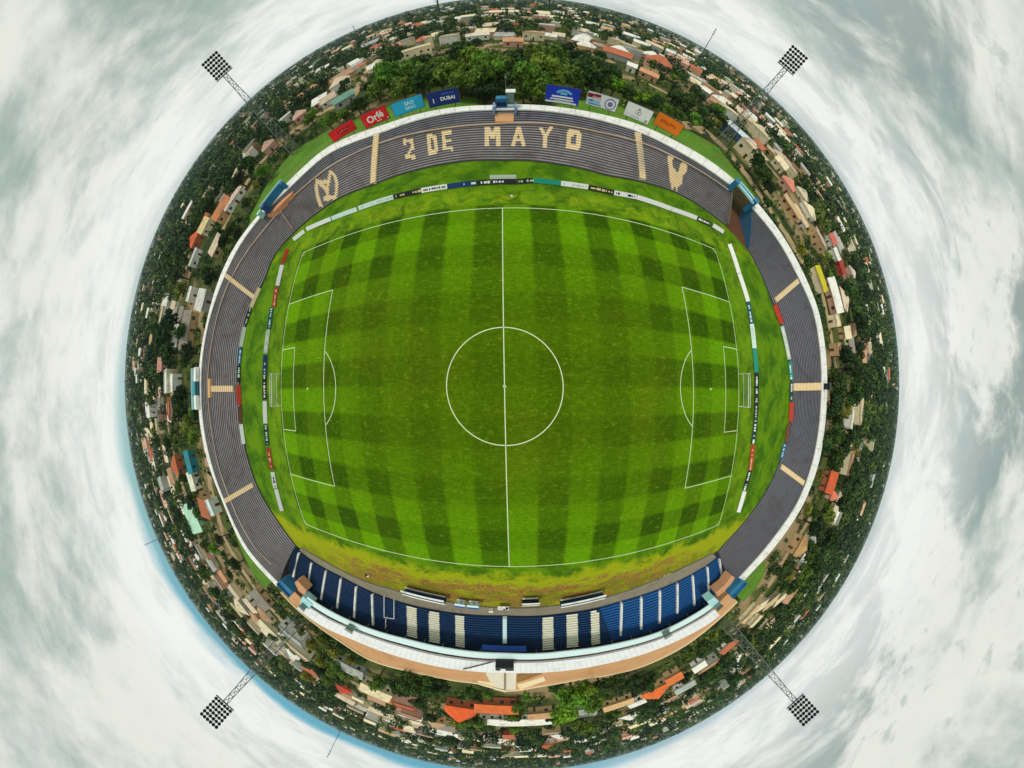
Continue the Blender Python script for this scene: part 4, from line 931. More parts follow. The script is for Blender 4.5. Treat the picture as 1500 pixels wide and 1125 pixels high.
cabin('rim_cabin', 'small black cabin standing on the right side of the white rim', 'cabin', 1208, 566, ZC + .35, (2.0, 1.6, 1.9), M_black, M_dsteel)

# ------------------------------------------------------------------ floodlight towers
def tower(base, lamp, az_base_d, label):
    aB = pol(*base)[0]; aL, rL = pol(*lamp); dd = az_base_d; b0 = at(aL, dd, G0); zc = zat(rL, dd)
    s = empty('floodlight_tower', b0, R(aL) - math.pi / 2, label, 'floodlight tower', 'floodlight towers'); ht = zc - G0 - 3.4
    w0, w1 = 2.3, .75; mb = MB(); nb = 13; L = lambda i, j, f: Vector((i * (w0 + (w1 - w0) * min(1, f * 1.15)), j * (w0 + (w1 - w0) * min(1, f * 1.15)), ht * f))
    for i in (-1, 1):
        for j in (-1, 1): m2 = MB(); m2.bar(L(i, j, 0), L(i, j, .87), .19, r2=.13, n=5); m2.bar(L(i, j, .87), L(i, j, 1.0), .13, n=5); m2.build('leg', M_steel, s)
    for k in range(nb):
        f, g = (k / nb) ** .9, ((k + 1) / nb) ** .9
        for (i, j), (i2, j2) in (((-1, -1), (1, -1)), ((1, -1), (1, 1)), ((1, 1), (-1, 1)), ((-1, 1), (-1, -1))):
            mb.bar(L(i, j, f), L(i2, j2, g), .07, n=3); mb.bar(L(i2, j2, f), L(i, j, g), .07, n=3); mb.bar(L(i, j, g), L(i2, j2, g), .07, n=3)
    mb.build('bracing', M_steel, s)
    mb = MB(); mb.box((0, -.3, ht + .1), (6.6, 1.5, .22))
    for x in (-3.2, 3.2): mb.bar((x, -1, ht + .2), (x, -1, ht + 1.1), .05)
    mb.bar((-3.2, -1, ht + 1.1), (3.2, -1, ht + 1.1), .05); mb.build('service_platform', M_dsteel, s)
    mb = MB(); nx, nz, W_, Hh = 6, 6, 5.3, 5.8
    for k in range(nz): z = ht + .9 + Hh * k / (nz - 1); mb.bar((-W_ / 2 - .3, -.4, z), (W_ / 2 + .3, -.4, z), .09)
    for k in range(4): x = -W_ / 2 + W_ * k / 3; mb.bar((x, -.35, ht + .1), (x, -.35, ht + .9 + Hh + .2), .1)
    mb.build('lamp_frame', M_dsteel, s)
    lm = mat('lamp_housing', C(34, 36, 40), .5); first = None
    for k in range(nz):
        for i in range(nx):
            p = (-W_ / 2 + W_ * i / (nx - 1), -.72, ht + .9 + Hh * k / (nz - 1))
            if first is None:
                m2 = MB(); m2.bar((0, .25, .1), (0, -.3, -.12), .30, r2=.52, n=8); first = m2.build('lamp', lm, s); first.location = p
            else:
                c = first.copy(); COL.objects.link(c); c.location = p
tower((429, 216), (318, 97), 132, 'floodlight tower on the grass bank near the plain red billboard')
tower((1058, 208), (1162, 88), 132, 'floodlight tower beyond the blue fronted market hall')
tower((446, 905), (318, 1043), 122, 'floodlight tower behind the teal stair end of the main stand')
tower((1057, 910), (1177, 1040), 126, 'floodlight tower behind the terracotta landing end of the main stand')
# ------------------------------------------------------------------ landmarks used to tell houses and trees apart
LM = [(2, 'outside the black cabin on the white rim'), (9, 'outside the pale sandy yards beside the rim'), (18, 'outside the flat yellow court'), (26, 'outside the rim between yellow court and portal'), (34, 'outside the rim next to the blue portal'),
 (41, 'outside the pale blue portal'), (48, 'behind the blue fronted market hall'), (54, 'between orange billboard and market hall'), (59, 'behind the orange billboard'), (64, 'behind the mostly white billboard'), (69, 'behind the white picture billboard'), (77, 'behind the royal blue billboard'),
 (84, 'between commentary box and royal blue billboard'), (90, 'behind the blue commentary box'), (96, 'between navy billboard and commentary box'), (103, 'behind the navy billboard'), (110, 'behind the sky blue billboard'), (117, 'behind the white script red billboard'), (123, 'behind the plain red billboard'),
 (129, 'beside the tower at the red billboards'), (135, 'beyond the bank past the red billboards'), (142, 'outside the teal rim gate'), (149, 'near the terracotta row house'), (156, 'outside the olive slope past the teal gate'), (162, 'near the red roofed corner house'), (168, 'outside the upper left cream aisle'), (174, 'above the white gate hut'),
 (181, 'behind the white gate hut'), (187, 'below the white gate hut'), (193, 'near the teal long roof'), (199, 'near the mint green hall'), (206, 'below the mint green hall'), (213, 'outside the lower left dirt lane'), (220, 'outside the small lower left bank'), (227, 'beside the tower at the teal stair'),
 (234, 'behind the yellow green scrub'), (241, 'near the bright red roof'), (248, 'near the long cream roofs'), (255, 'between cream roofs and orange school'), (262, 'behind the orange hipped school roof'), (270, 'behind the entrance slab'), (277, 'behind the bright green grove'),
 (284, 'beyond the bright green grove'), (291, 'between the green grove and orange house'), (298, 'near the bright orange roof'), (305, 'behind the brown tower lane'), (312, 'beside the tower at the terracotta landing'), (319, 'near the pale plank sheds'), (326, 'between plank sheds and tan lane house'), (333, 'near the tan lane house'),
 (340, 'below the paired orange sheds'), (347, 'near the paired orange sheds'), (354, 'near the lone white block')]
ORD = 'first second third fourth fifth sixth seventh eighth ninth tenth eleventh twelfth thirteenth fourteenth fifteenth sixteenth seventeenth eighteenth nineteenth twentieth'.split()
def landmark(az):
    az %= 360; return min(range(len(LM)), key=lambda i: min(abs(az - LM[i][0]), 360 - abs(az - LM[i][0])))
OCC = []                                                            # footprints already taken: x, y, radius
def free(x, y, r): return all((x - a) ** 2 + (y - c) ** 2 > (r + q) ** 2 for a, c, q in OCC)

# ------------------------------------------------------------------ houses
M_hw = mat('house_wall', (1, 1, 1), .9, .2, .35, .15, obj=True, stain=(C(140, 124, 104), .3, .4)); M_hr = mat('house_roof', (1, 1, 1), .8, .34, .4, .25, obj=True, stain=(C(120, 100, 80), .25, .5)); M_win = mat('window_glass', (.03, .035, .04), .25, .1, spec=.5); M_door = mat('door_wood', C(96, 66, 46), .7)
def house_parts(w, dp, h, kind, wins=True):
    """meshes of a house of given size, its long side along x, standing on z=0"""
    out = []; wl = MB(); wl.box((0, 0, h / 2), (w, dp, h)); rf = MB(); e = .45; rise = dp * .26
    if kind == 'gable':
        for sx in (-1, 1): x = sx * w / 2; f = [(x, -dp / 2, h), (x, dp / 2, h), (x, 0, h + rise)]; wl.face(f if sx > 0 else f[::-1])
        X, Y = w / 2 + e, dp / 2 + e; z0 = h - e * rise / (dp / 2) + .05; z1 = h + rise + .05
        for sy in (-1, 1):
            a, b_, c, d_ = (-X, sy * Y, z0), (X, sy * Y, z0), (X, 0, z1), (-X, 0, z1); q = [a, b_, c, d_] if sy < 0 else [b_, a, d_, c]
            rf.face(q); rf.face([(p[0], p[1], p[2] + .18) for p in q]); rf.face([a, b_, (b_[0], b_[1], b_[2] + .18), (a[0], a[1], a[2] + .18)])
    elif kind == 'hip':
        X, Y = w / 2 + e, dp / 2 + e; rx = max(.3, X - Y); z0, z1 = h - .02, h + rise * 1.15
        P = [(-X, -Y, z0), (X, -Y, z0), (X, Y, z0), (-X, Y, z0)]; A, B_ = (-rx, 0, z1), (rx, 0, z1)
        rf.face([P[0], P[1], B_, A]); rf.face([P[1], P[2], B_]); rf.face([P[2], P[3], A, B_]); rf.face([P[3], P[0], A]); rf.face(P[::-1])
    elif kind == 'shed':
        X, Y = w / 2 + e, dp / 2 + e; P = [(-X, -Y, h + .05), (X, -Y, h + .05), (X, Y, h + .15 + dp * .12), (-X, Y, h + .15 + dp * .12)]
        rf.face(P); rf.face([(p[0], p[1], p[2] - .2) for p in P][::-1])
        for k in range(4): p, q = P[k], P[(k + 1) % 4]; rf.face([(p[0], p[1], p[2] - .2), (q[0], q[1], q[2] - .2), q, p])
    else:
        rf.box((0, 0, h + .08), (w + .2, dp + .2, .16))
        for sx in (-1, 1): rf.box((sx * (w / 2), 0, h + .42), (.2, dp + .2, .5))
        for sy in (-1, 1): rf.box((0, sy * (dp / 2), h + .42), (w - .2, .2, .5))
    out += [('wall', wl, M_hw), ('roof', rf, M_hr)]
    if wins:
        n = max(1, int(w / 4.0)); dk = n // 2
        for i in range(n):
            x = -w / 2 + w * (i + .5) / n; m2 = MB()
            if i == dk: m2.box((x, -dp / 2 - .03, 1.05), (1.1, .08, 2.1)); out.append(('door', m2, M_door))
            else:
                m2.box((x, -dp / 2 - .03, h * .55), (1.4, .08, 1.2)); out.append(('window', m2, M_win))
        for sx in (-1, 1): m2 = MB(); m2.box((sx * (w / 2 + .03), 0, h * .55), (.08, 1.4, 1.2)); out.append(('window', m2, M_win))
    return out
HOUSES = []                                                         # (distance, azimuth, root, phrase, noun)
def colour(s, wallc, roofc):
    for ch in s.children:
        if ch.name.startswith('wall'): ch.color = tuple(wallc) + (1,)
        if ch.name.startswith('roof'): ch.color = tuple(roofc) + (1,)
def house(px, py, wpx, dp, h, kind, wallc, roofc, phrase=None, rot=0.0, wins=True, z=None, wm=None, name='house', cat='house', label=None):
    h *= .82; dp *= 1.1
    a, r = pol(px, py); zz = G0 + h * .5; c = PT(px, py, zz); dd = c.xy.length; w = wm or wpx / r * dd
    s = empty(name, (c.x, c.y, G0), R(a) - math.pi / 2 + R(rot), None, cat, 'houses of the town around the stadium' if not label else None)
    for nm, mb, m in house_parts(w, dp, h, kind, wins): mb.build(nm, m, s)
    colour(s, wallc, roofc); n = max(1, int(w / dp))
    ca, sa = math.cos(s.rotation_euler.z), math.sin(s.rotation_euler.z)
    for k in range(n): t = (k + .5) / n - .5; OCC.append((c.x + ca * w * t, c.y + sa * w * t, dp * .52))
    if label: s['label'] = label
    else: HOUSES.append((dd, a, s, phrase))
    return s
WH, CR, PK, TN, GY = C(240, 238, 228), C(238, 224, 186), C(222, 172, 150), C(206, 170, 124), C(176, 178, 172)
OR, TC, RD, MINT, TEAL, BRN = C(236, 112, 44), C(192, 108, 74), C(214, 66, 46), C(176, 222, 186), C(40, 140, 156), C(140, 96, 66)
HL = [ # px, py, width px, depth, height, roof kind, wall, roof, phrase
 (607,77,52,9,6,'flat',CR,CR,'long cream block'),(577,72,24,8,5,'gable',PK,C(214,150,120),'pink gabled house'),(629,62,12,7,9,'flat',CR,CR,'tall narrow cream house'),(782,52,32,9,6,'flat',CR,C(224,196,160),'cream house with a row of windows'),
 (752,63,28,8,4,'shed',PK,C(206,150,110),'tan lean-to house'),(700,54,34,8,4,'shed',WH,C(222,212,190),'long whitish shed'),(735,37,30,9,7,'flat',CR,PK,'cream and pink block'),(690,30,16,8,5,'gable',WH,CR,'small cream house'),(965,95,42,14,6,'hip',PK,TC,'terracotta hipped house'),
 (950,111,28,7,3.6,'shed',TN,C(214,150,110),'low orange tan house'),(925,100,14,7,4,'shed',WH,WH,'small white house'),(1002,101,14,8,5,'flat',CR,CR,'cream block'),(1016,124,16,8,5,'gable',PK,CR,'pinkish gabled house'),(1020,86,16,8,5,'flat',TN,CR,'tan block'),(978,72,18,8,5,'flat',CR,WH,'cream flat house'),
 (1104,166,22,9,5,'hip',PK,C(206,140,126),'pink hipped house'),(1076,150,22,9,5,'flat',C(206,214,160),C(214,216,176),'pale green flat house'),(1128,182,18,8,5,'flat',CR,TN,'tan flat house'),(1141,242,22,9,5,'gable',CR,CR,'cream gabled house'),(1152,272,26,9,5,'hip',PK,C(228,140,116),'salmon hipped house'),
 (1158,305,40,5,3.4,'shed',TN,C(206,172,130),'long tan shed'),(1170,318,36,5,3.4,'shed',WH,C(222,196,160),'long cream shed'),(1216,352,16,8,5,'gable',WH,C(214,110,96),'small red roofed house'),(1222,374,18,8,5,'shed',WH,WH,'white lean-to house'),(1230,392,22,6,4,'gable',RD,C(170,60,50),'red lattice house'),
 (1222,470,18,9,4,'flat',CR,CR,'cream yard house'),(1236,488,16,8,4,'gable',TN,CR,'tan yard house'),(1224,512,18,8,4,'flat',TN,TN,'tan flat yard house'),(1262,522,18,8,4,'gable',PK,C(206,160,120),'pinkish gabled house'),(1283,495,14,8,5,'flat',WH,WH,'white block'),(1258,446,24,6,4,'shed',WH,C(206,214,206),'long white shed'),
 (1212,705,30,9,4,'gable',TC,C(206,92,50),'long orange shed'),(1217,725,13,9,4,'hip',PK,C(222,124,90),'small salmon shed'),(1168,798,30,9,5,'hip',TN,C(190,150,96),'tan lane house'),(1274,576,10,8,6,'flat',WH,WH,'small white block'),
 (958,1008,40,12,5,'hip',TN,OR,'bright orange hipped house'),(985,988,24,8,4.5,'gable',TN,C(226,120,60),'orange gabled house'),(905,1028,44,8,4,'shed',TN,C(222,180,126),'long tan house'),(1022,972,20,7,4,'gable',WH,WH,'white gabled house'),(1002,1003,32,8,4,'gable',WH,C(178,190,180),'grey green roofed house'),(962,1042,34,8,5,'flat',WH,C(196,198,190),'grey flat house'),
 (1060,974,24,8,4,'hip',TN,C(196,160,116),'tan hipped house'),(1085,955,16,8,4,'flat',WH,WH,'white flat house'),(1022,1022,20,8,5,'flat',TN,CR,'cream flat house'),
 (676,1036,44,15,4.6,'hip',TC,C(236,98,40),'orange hipped school wing'),(728,1031,60,8,4.2,'gable',TC,C(226,112,56),'long orange gabled school wing'),(757,1054,104,11,3.2,'shed',WH,C(250,238,228),'long whitish school wing'),(792,1043,34,8,4,'shed',TN,C(206,158,112),'tan school annexe'),(800,1090,18,9,5,'hip',PK,C(196,92,66),'red brown house'),(745,1074,16,8,5,'gable',RD,TC,'narrow brick house'),
 (553,1008,46,12,5,'shed',CR,C(232,216,172),'long cream hall'),(505,1006,24,9,4.5,'hip',C(226,120,90),RD,'bright red roofed house'),(562,1040,40,8,5,'gable',CR,C(222,206,176),'long cream gabled house'),(489,1034,24,7,4,'gable',TN,C(196,104,66),'rust roofed house'),(515,1050,24,7,4,'gable',TN,C(222,118,70),'orange roofed house'),(641,1056,24,9,5,'hip',TN,C(196,160,120),'tan hipped house'),
 (388,967,50,8,5,'gable',CR,C(214,200,176),'long pale gabled house'),(362,946,24,8,5,'flat',WH,WH,'white flat house'),(408,992,26,7,5,'flat',TN,C(196,170,140),'tan flat house'),(330,842,18,8,4,'shed',TN,C(206,150,110),'tan lean-to'),
 (287,757,44,22,3.6,'shed',MINT,C(180,226,196),'mint green hall'),(314,741,24,8,4,'flat',WH,C(216,228,226),'white annexe'),(286,704,26,7,4,'shed',WH,C(226,230,206),'long white house'),(282,676,32,5,4,'gable',TEAL,TEAL,'long teal roofed house'),(262,682,30,8,4.5,'hip',TC,C(206,104,60),'orange hipped house'),
 (258,561,26,10,5,'flat',WH,WH,'big white block'),(224,567,16,8,6,'hip',CR,C(232,222,166),'pale yellow house'),(240,535,20,8,5,'gable',PK,C(206,150,130),'pink roofed house'),(301,441,30,8,4,'shed',GY,C(206,204,196),'grey white shed'),(283,432,22,7,4,'flat',WH,WH,'white flat house'),(287,378,28,7,4,'flat',WH,C(226,226,214),'long white house'),
 (289,352,26,9,5,'hip',TC,C(226,96,50),'red orange roofed corner house'),(304,333,24,8,5,'gable',CR,C(232,206,150),'cream gabled house'),(330,309,38,8,5,'gable',TN,C(206,130,80),'terracotta row house'),(345,293,40,5,4,'shed',WH,C(214,190,176),'long pinkish shed'),
 (358,197,50,7,4.5,'gable',TN,C(220,162,104),'long orange tan house'),(336,228,24,8,4,'flat',CR,C(222,206,166),'cream flat house'),(460,133,60,8,4.5,'gable',PK,C(226,170,122),'long peach roofed house'),(432,152,30,7,4.5,'gable',TN,C(206,176,130),'tan roofed house'),(420,174,22,8,4.5,'flat',WH,WH,'white flat house'),(441,171,22,8,4,'hip',PK,C(206,166,150),'pinkish house'),(396,216,22,8,4.5,'hip',PK,C(196,160,140),'dusky pink house'),
 (506,148,34,6,4,'gable',GY,C(110,160,140),'green roofed shed')]
for q in HL: house(*q)
pl = [(1098,897,34,8),(1112,886,40,-62),(1128,880,44,-55),(1142,876,40,-58),(1158,884,30,-40),(1164,896,22,10),(1120,915,20,5),(1106,908,22,12)]
for i, (x, y, w, rt) in enumerate(pl): house(x, y, w, 4, 3.2, 'shed', CR, C(232, 216, 176) if i % 2 else C(214, 186, 140), 'pale plank shed', rot=rt, wins=False)
house(1243, 613, 15, 9, 5, 'flat', WH, WH, 'lone white block', rot=80)
# the market hall and the yellow court
s = house(1080, 198, 60, 7, 5, 'shed', C(60, 110, 160), C(206, 220, 232), label='white roofed market hall with blue front between the tower and the dirt lane', name='market_hall', cat='hall')
P = PT(1195, 411, G0 + .2); mb = MB(); mb.box((0, 0, 1.6), (11, 11, 3.2)); s = empty('flat_roofed_store', (P.x, P.y, G0), R(18.6) + math.pi / 2, 'flat yellow roofed store right outside the white rim', 'store')
o = mb.build('wall', M_hw, s); o.color = CR + (1,); mb = MB(); mb.box((0, 0, 3.28), (11.6, 11.6, .16)); o = mb.build('roof', M_hr, s); o.color = C(206, 192, 14) + (1,); OCC.append((P.x, P.y, 8))
# mint hall skylights and the school's columns
# random houses of the town
KIN = ['gable', 'hip', 'flat', 'gable', 'shed']
PRO = []
for k in range(6):
    w, dp, h = [(9, 8, 2.7), (11, 9, 2.9), (10, 9, 4.6), (14, 8, 2.8), (8, 7, 2.7), (12, 10, 5)][k]
    PRO.append((w, dp, [(nm, mb.build(nm, m)) for nm, mb, m in house_parts(w, dp, h, ['gable', 'hip', 'flat', 'gable', 'shed', 'flat'][k], True)]))
WALLS = [(WH, 'white'), (CR, 'cream'), (PK, 'pinkish'), (TN, 'tan'), (GY, 'grey'), (CR, 'cream')]
ROOFS = [(WH, 'white'), (CR, 'cream'), (C(206, 186, 160), 'beige'), (TC, 'terracotta'), (GY, 'grey'), (C(190, 150, 116), 'light brown'), (C(222, 204, 176), 'pale'), (C(150, 142, 130), 'dull grey')]
def hdens(az):
    return np.interp(az % 360, [0, 12, 30, 45, 62, 75, 105, 120, 135, 150, 165, 185, 200, 225, 240, 262, 280, 300, 318, 328, 345, 360], [.28, .5, .5, .8, .85, .75, .8, .65, .4, .25, .35, .6, .65, .6, .5, .6, .4, .55, .5, .3, .26, .34])
def roomy(az, dd): return dd > edge_d(az) + max(bankw(az) + 4, 12 if 219 < az < 317 else 15)
LANES = [np.array(o.data.vertices[i].co[:2]) for o in COL.objects if o.name.split('.')[0] in ('dirt_lane', 'street') for i in range(0, len(o.data.vertices), 1)]
LANES = np.array(LANES)
def offlane(x, y, r): return np.min((LANES[:, 0] - x) ** 2 + (LANES[:, 1] - y) ** 2) > r * r
cnt = 0
first = {}
HOUSES0 = list(HOUSES)
for _ in range(9000):
    if cnt >= 205: break
    az = rng.uniform(0, 360); dd = math.sqrt(rng.uniform(135 ** 2, 290 ** 2))
    if rng.random() > hdens(az) or not roomy(az, dd): continue
    if (60 < az < 119 and dd < 190) or (44 < az <= 60 and dd < 170): continue
    if any(q[3] and abs((az - q[1] + 180) % 360 - 180) < 4.5 and 0 < q[0] - dd < 42 for q in HOUSES0): continue
    p = at(az, dd, G0); k = int(rng.integers(0, 6)); w, dp, parts = PRO[k]
    if not free(p.x, p.y, w * .5) or not offlane(p.x, p.y, w * .45): continue
    (wc, wn), (rc, rn) = WALLS[int(rng.integers(0, 6))], ROOFS[int(rng.choice([0, 0, 1, 1, 6, 6, 2, 3, 4, 5, 7]))]
    s = empty('house', p, R(az) - math.pi / 2 + R(float(rng.normal(0, 14))), None, 'house', 'houses of the town around the stadium'); sc = float(rng.uniform(.85, 1.25)); s.scale = (sc, sc, sc)
    for nm, o in parts:
        if dd > 190 and nm in ('window', 'door'): continue
        if k in first: c = o.copy(); COL.objects.link(c)
        else: c = o if nm in ('wall', 'roof') or dd <= 190 else o.copy()
        if c is o and o.parent is not None: c = o.copy(); COL.objects.link(c)
        c.parent = s
    colour(s, wc, rc); OCC.append((p.x, p.y, w * .52 * sc)); cnt += 1
    HOUSES.append((dd, az, s, f'{rn} roofed {wn} ' + ('block' if k in (2, 5) else 'house')))
for w, dp, parts in PRO:                                            # prototypes nobody moved in to
    for nm, o in parts:
        if o.parent is None: bpy.data.objects.remove(o)
cntr = {}
for dd, a, s, ph in sorted(HOUSES, key=lambda q: q[0]):
    lm = landmark(a); key = (lm, ph); cntr[key] = cntr.get(key, 0) + 1; n = cntr[key]
    tot = sum(1 for q in HOUSES if landmark(q[1]) == lm and q[3] == ph)
    s['label'] = f'{ph} {LM[lm][1]}' if tot == 1 else f'{ph} {LM[lm][1]}, {ORD[n - 1]} from the rim'

# ------------------------------------------------------------------ trees
def leaf_mat():
    m = bpy.data.materials.new('foliage'); m.use_nodes = True; q = NB(m.node_tree); p = m.node_tree.nodes['Principled BSDF']
    pos = q.n('ShaderNodeNewGeometry').outputs['Position']; base = q.n('ShaderNodeObjectInfo').outputs['Color']
    n1 = q.noise(pos, .45, 3, .6); n2 = q.noise(pos, 2.2, 3, .7)
    k = q.m('MULTIPLY', q.m('MULTIPLY_ADD', q.ramp(n1, .3, .7), 1.0, .5), q.m('MULTIPLY_ADD', n2, 1.1, .45))
    c = q.mix(1.0, base, q.comb(k, k, q.m('MULTIPLY', k, .9)), 'MULTIPLY'); q.put(p.inputs['Base Color'], c)
    p.inputs['Roughness'].default_value = .7; p.inputs['Specular IOR Level'].default_value = .2; return m
M_leaf = leaf_mat(); M_bark = mat('bark', C(92, 76, 60), .95, .3, 1.0)
def crown_mesh(seed, n=1500, tall=1.0, lobes=9):
    g = np.random.default_rng(seed); L = []
    for i in range(lobes):
        a = g.uniform(0, 2 * math.pi); rr = g.uniform(.2, .62); L.append((rr * math.cos(a), rr * math.sin(a), g.uniform(-.35, .5) * tall, g.uniform(.28, .5)))
    L.append((0, 0, .25 * tall, .5)); v = []; f = []
    for i in range(n):
        x, y, z, r = L[int(g.integers(0, len(L)))]; d_ = g.normal(size=3); d_ /= np.linalg.norm(d_)
        if d_[2] < -.5: d_[2] *= -1
        p = np.array([x, y, z]) + d_ * r * g.uniform(.72, 1.08) * np.array([1, 1, .85])
        nrm = d_ + g.normal(size=3) * .55; nrm /= np.linalg.norm(nrm); t = np.cross(nrm, g.normal(size=3)); t /= np.linalg.norm(t); b_ = np.cross(nrm, t)
        s = g.uniform(.055, .12); i0 = len(v); v += [tuple(p - t * s), tuple(p - b_ * s * .7), tuple(p + t * s), tuple(p + b_ * s * .7)]; f.append((i0, i0 + 1, i0 + 2, i0 + 3))
    me = bpy.data.meshes.new('crown'); me.from_pydata(v, [], f); me.materials.append(M_leaf); return me
def trunk_mesh(seed):
    g = random.Random(seed); mb = MB(); mb.bar((0, 0, -1.05), (0, 0, -.35), .10, r2=.07, n=6)
    for k in range(4):
        a = k * 1.6 + g.random(); mb.bar((0, 0, -.45), (.4 * math.cos(a), .4 * math.sin(a), .1), .055, r2=.02, n=4)
    me = bpy.data.meshes.new('trunk'); me.from_pydata(mb.v, [], mb.f); me.materials.append(M_bark); return me
CROWNS = [crown_mesh(s, 1500, 1.0) for s in range(6)] + [crown_mesh(20, 1200, 1.5, 7)] ; TRUNKS = [trunk_mesh(s) for s in range(3)]
TONES = [((82, 112, 34), 'mid green'), ((46, 72, 24), 'dark green'), ((92, 130, 32), 'bright green'), ((104, 114, 40), 'yellow green'), ((34, 54, 24), 'blackish green')]
TREES = []
VIEW = [(q[0], q[1] % 360, 3.0) for q in HOUSES]       # keep the houses in sight
def tree(x, y, rc, tone, cr=None):
    k = int(rng.integers(0, 6)) if cr is None else cr
    j = rng.uniform(.88, 1.12); s = empty('tree', (x, y, G0 + rc * 1.22), float(rng.uniform(0, 6.28)), None, 'tree', 'trees around the stadium'); sz = float(rng.uniform(.85, 1.15)); s.scale = (rc, rc, rc * sz); s.location.z = G0 + rc * sz * .98
    c = bpy.data.objects.new('crown', CROWNS[k]); COL.objects.link(c); c.parent = s; rgb = TONES[tone][0]; c.color = C(rgb[0] * j * float(rng.uniform(.9, 1.15)), rgb[1] * j, rgb[2] * j, 1.3) + (1,)
    t = bpy.data.objects.new('trunk', TRUNKS[k % 3]); COL.objects.link(t); t.parent = s
    TREES.append((math.hypot(x, y), math.degrees(math.atan2(y, x)) % 360, s, tone, rc))
TL = [(565,105,20,0),(587,122,17,0),(602,97,19,0),(622,110,18,1),(548,126,15,0),(660,97,23,0),(690,86,25,0),(716,92,24,0),(701,112,21,0),(737,106,19,1),(671,117,19,0),(645,112,16,1),(780,112,22,0),(801,96,25,0),(831,101,21,0),(816,76,21,0),(790,132,13,0),(851,96,19,1),(870,108,17,1),(760,84,17,1),(846,76,15,1),
 (886,118,14,1),(902,122,14,2),(921,130,14,1),(941,140,13,2),(961,150,13,1),(981,158,12,0),(1000,166,12,1),(1021,173,11,0),(1040,180,10,1),(618,85,17,1),(640,92,18,0),(575,88,15,1),(775,92,20,1),(790,70,18,0),(865,85,15,1),(895,104,14,1),(735,82,20,0),(676,72,17,1),(1060,172,11,1),(1052,160,12,0),(1035,160,12,1),(1012,150,12,1),(990,140,13,1),(722,130,14,4),(700,132,13,4),(768,134,12,1),
 (1112,236,15,1),(1121,254,15,1),(1130,270,13,4),(1186,384,13,1),(1178,366,12,3),(1250,540,20,4),(1235,562,21,1),(1226,592,19,4),(1256,578,19,1),(1221,640,19,1),(1243,652,17,4),(1226,672,17,1),(1256,692,15,1),(1242,742,18,1),(1216,756,17,0),(1200,772,17,4),(1222,792,16,1),(1192,812,16,1),(1178,842,15,0),(1162,862,13,1),(1198,836,15,1),(1232,612,16,1),(1240,520,14,4),(1262,470,13,4),(1246,430,12,1),
 (236,490,19,1),(246,470,17,4),(241,515,17,1),(265,487,13,1),(276,517,13,4),(260,600,15,1),(278,641,15,0),(271,622,13,3),(283,606,10,1),(304,405,13,4),(255,402,15,1),(246,382,14,1),(271,342,13,1),(326,351,12,4),(362,240,16,1),(386,250,12,0),(346,262,13,4),(331,274,12,1),(301,300,13,1),(291,321,12,1),(260,422,13,3),(345,180,12,4),(405,190,13,1),(480,178,12,0),(500,164,11,0),(520,150,12,1),
 (600,1004,20,1),(626,1012,21,1),(585,1014,16,1),(646,1002,15,4),(611,1034,13,1),(841,1026,24,2),(861,1010,20,2),(831,1050,22,2),(871,1036,20,0),(851,1064,18,0),(881,1010,17,1),(812,1002,10,1),(906,1000,16,1),(921,1008,14,4),(690,1012,10,1),(715,1018,9,0),(770,1022,9,0),
 (456,948,11,3),(472,940,11,3),(486,958,12,3),(502,952,12,1),(470,968,12,3),(492,978,12,0),(516,970,11,3),(446,975,10,1),(452,996,12,3),(476,1000,12,0),(530,962,10,1),(520,990,10,3),(438,925,9,3),(460,918,9,1),(1030,948,11,1),(1046,935,11,0),(1070,938,11,1),(1012,960,10,0),(1040,990,12,1),(1088,930,12,1),(1075,992,12,1),(1100,985,11,4),(1120,955,12,1),(1140,930,13,1),
 (300,840,12,1),(312,872,12,1),(335,900,12,4),(350,925,12,1),(300,800,10,1),(318,790,9,4),(420,940,10,0),(400,935,9,1)]
for px, py, rp, tn in TL:
    a, r = pol(px, py); rc = 4.0; rp *= 1.18 if 70 < a < 122 else 1.0
    for _ in range(4): c = PT(px, py, G0 + 1.25 * rc); rc = min(8.5, max(2.2, 1.2 * rp / r * c.xy.length))
    e = edge_d(a % 360) + rc * .7; dd = max(c.xy.length, e + 0.5); c = at(a, dd, 0); tree(c.x, c.y, rc, tn); OCC.append((c.x, c.y, rc * .6))
def tdens(az): return np.interp(az % 360, [0, 30, 60, 90, 120, 150, 185, 215, 240, 270, 300, 330, 350, 360], [1, .75, .65, .7, .75, 1, .7, .8, .9, .8, .8, 1.2, 1.3, 1])
for _ in range(20000):
    if len(TREES) >= 296: break
    az = rng.uniform(0, 360); dd = math.sqrt(rng.uniform(104 ** 2, 215 ** 2)); rc = float(rng.uniform(2.3, 4.6)); p = at(az, dd, G0)
    if rng.random() > tdens(az) * .75 or not roomy(az, dd): continue
    if any(abs((az - ha + 180) % 360 - 180) < hw and -4 < hd - dd < 26 for hd, ha, hw in VIEW): continue
    if not free(p.x, p.y, rc * .62) or not offlane(p.x, p.y, rc * .9 + 1): continue
    tree(p.x, p.y, rc, int(rng.choice([0, 1, 1, 4, 2, 3], p=[.2, .25, .2, .2, .05, .1]))); OCC.append((p.x, p.y, rc * .6))
def ph(q): return ('tall ' if q[4] > 5.2 else ('small ' if q[4] < 3.0 else '')) + TONES[q[3]][1] + ' tree'
cntr = {}; tots = {}
for q in TREES: k = (landmark(q[1]), ph(q)); tots[k] = tots.get(k, 0) + 1
for q in sorted(TREES, key=lambda q: q[0]):
    k = (landmark(q[1]), ph(q)); cntr[k] = cntr.get(k, 0) + 1; l0 = f'{ph(q)} {LM[k[0]][1]}'
    q[2]['label'] = l0 if tots[k] == 1 else f'{l0}, {ORD[cntr[k] - 1]} from the rim'

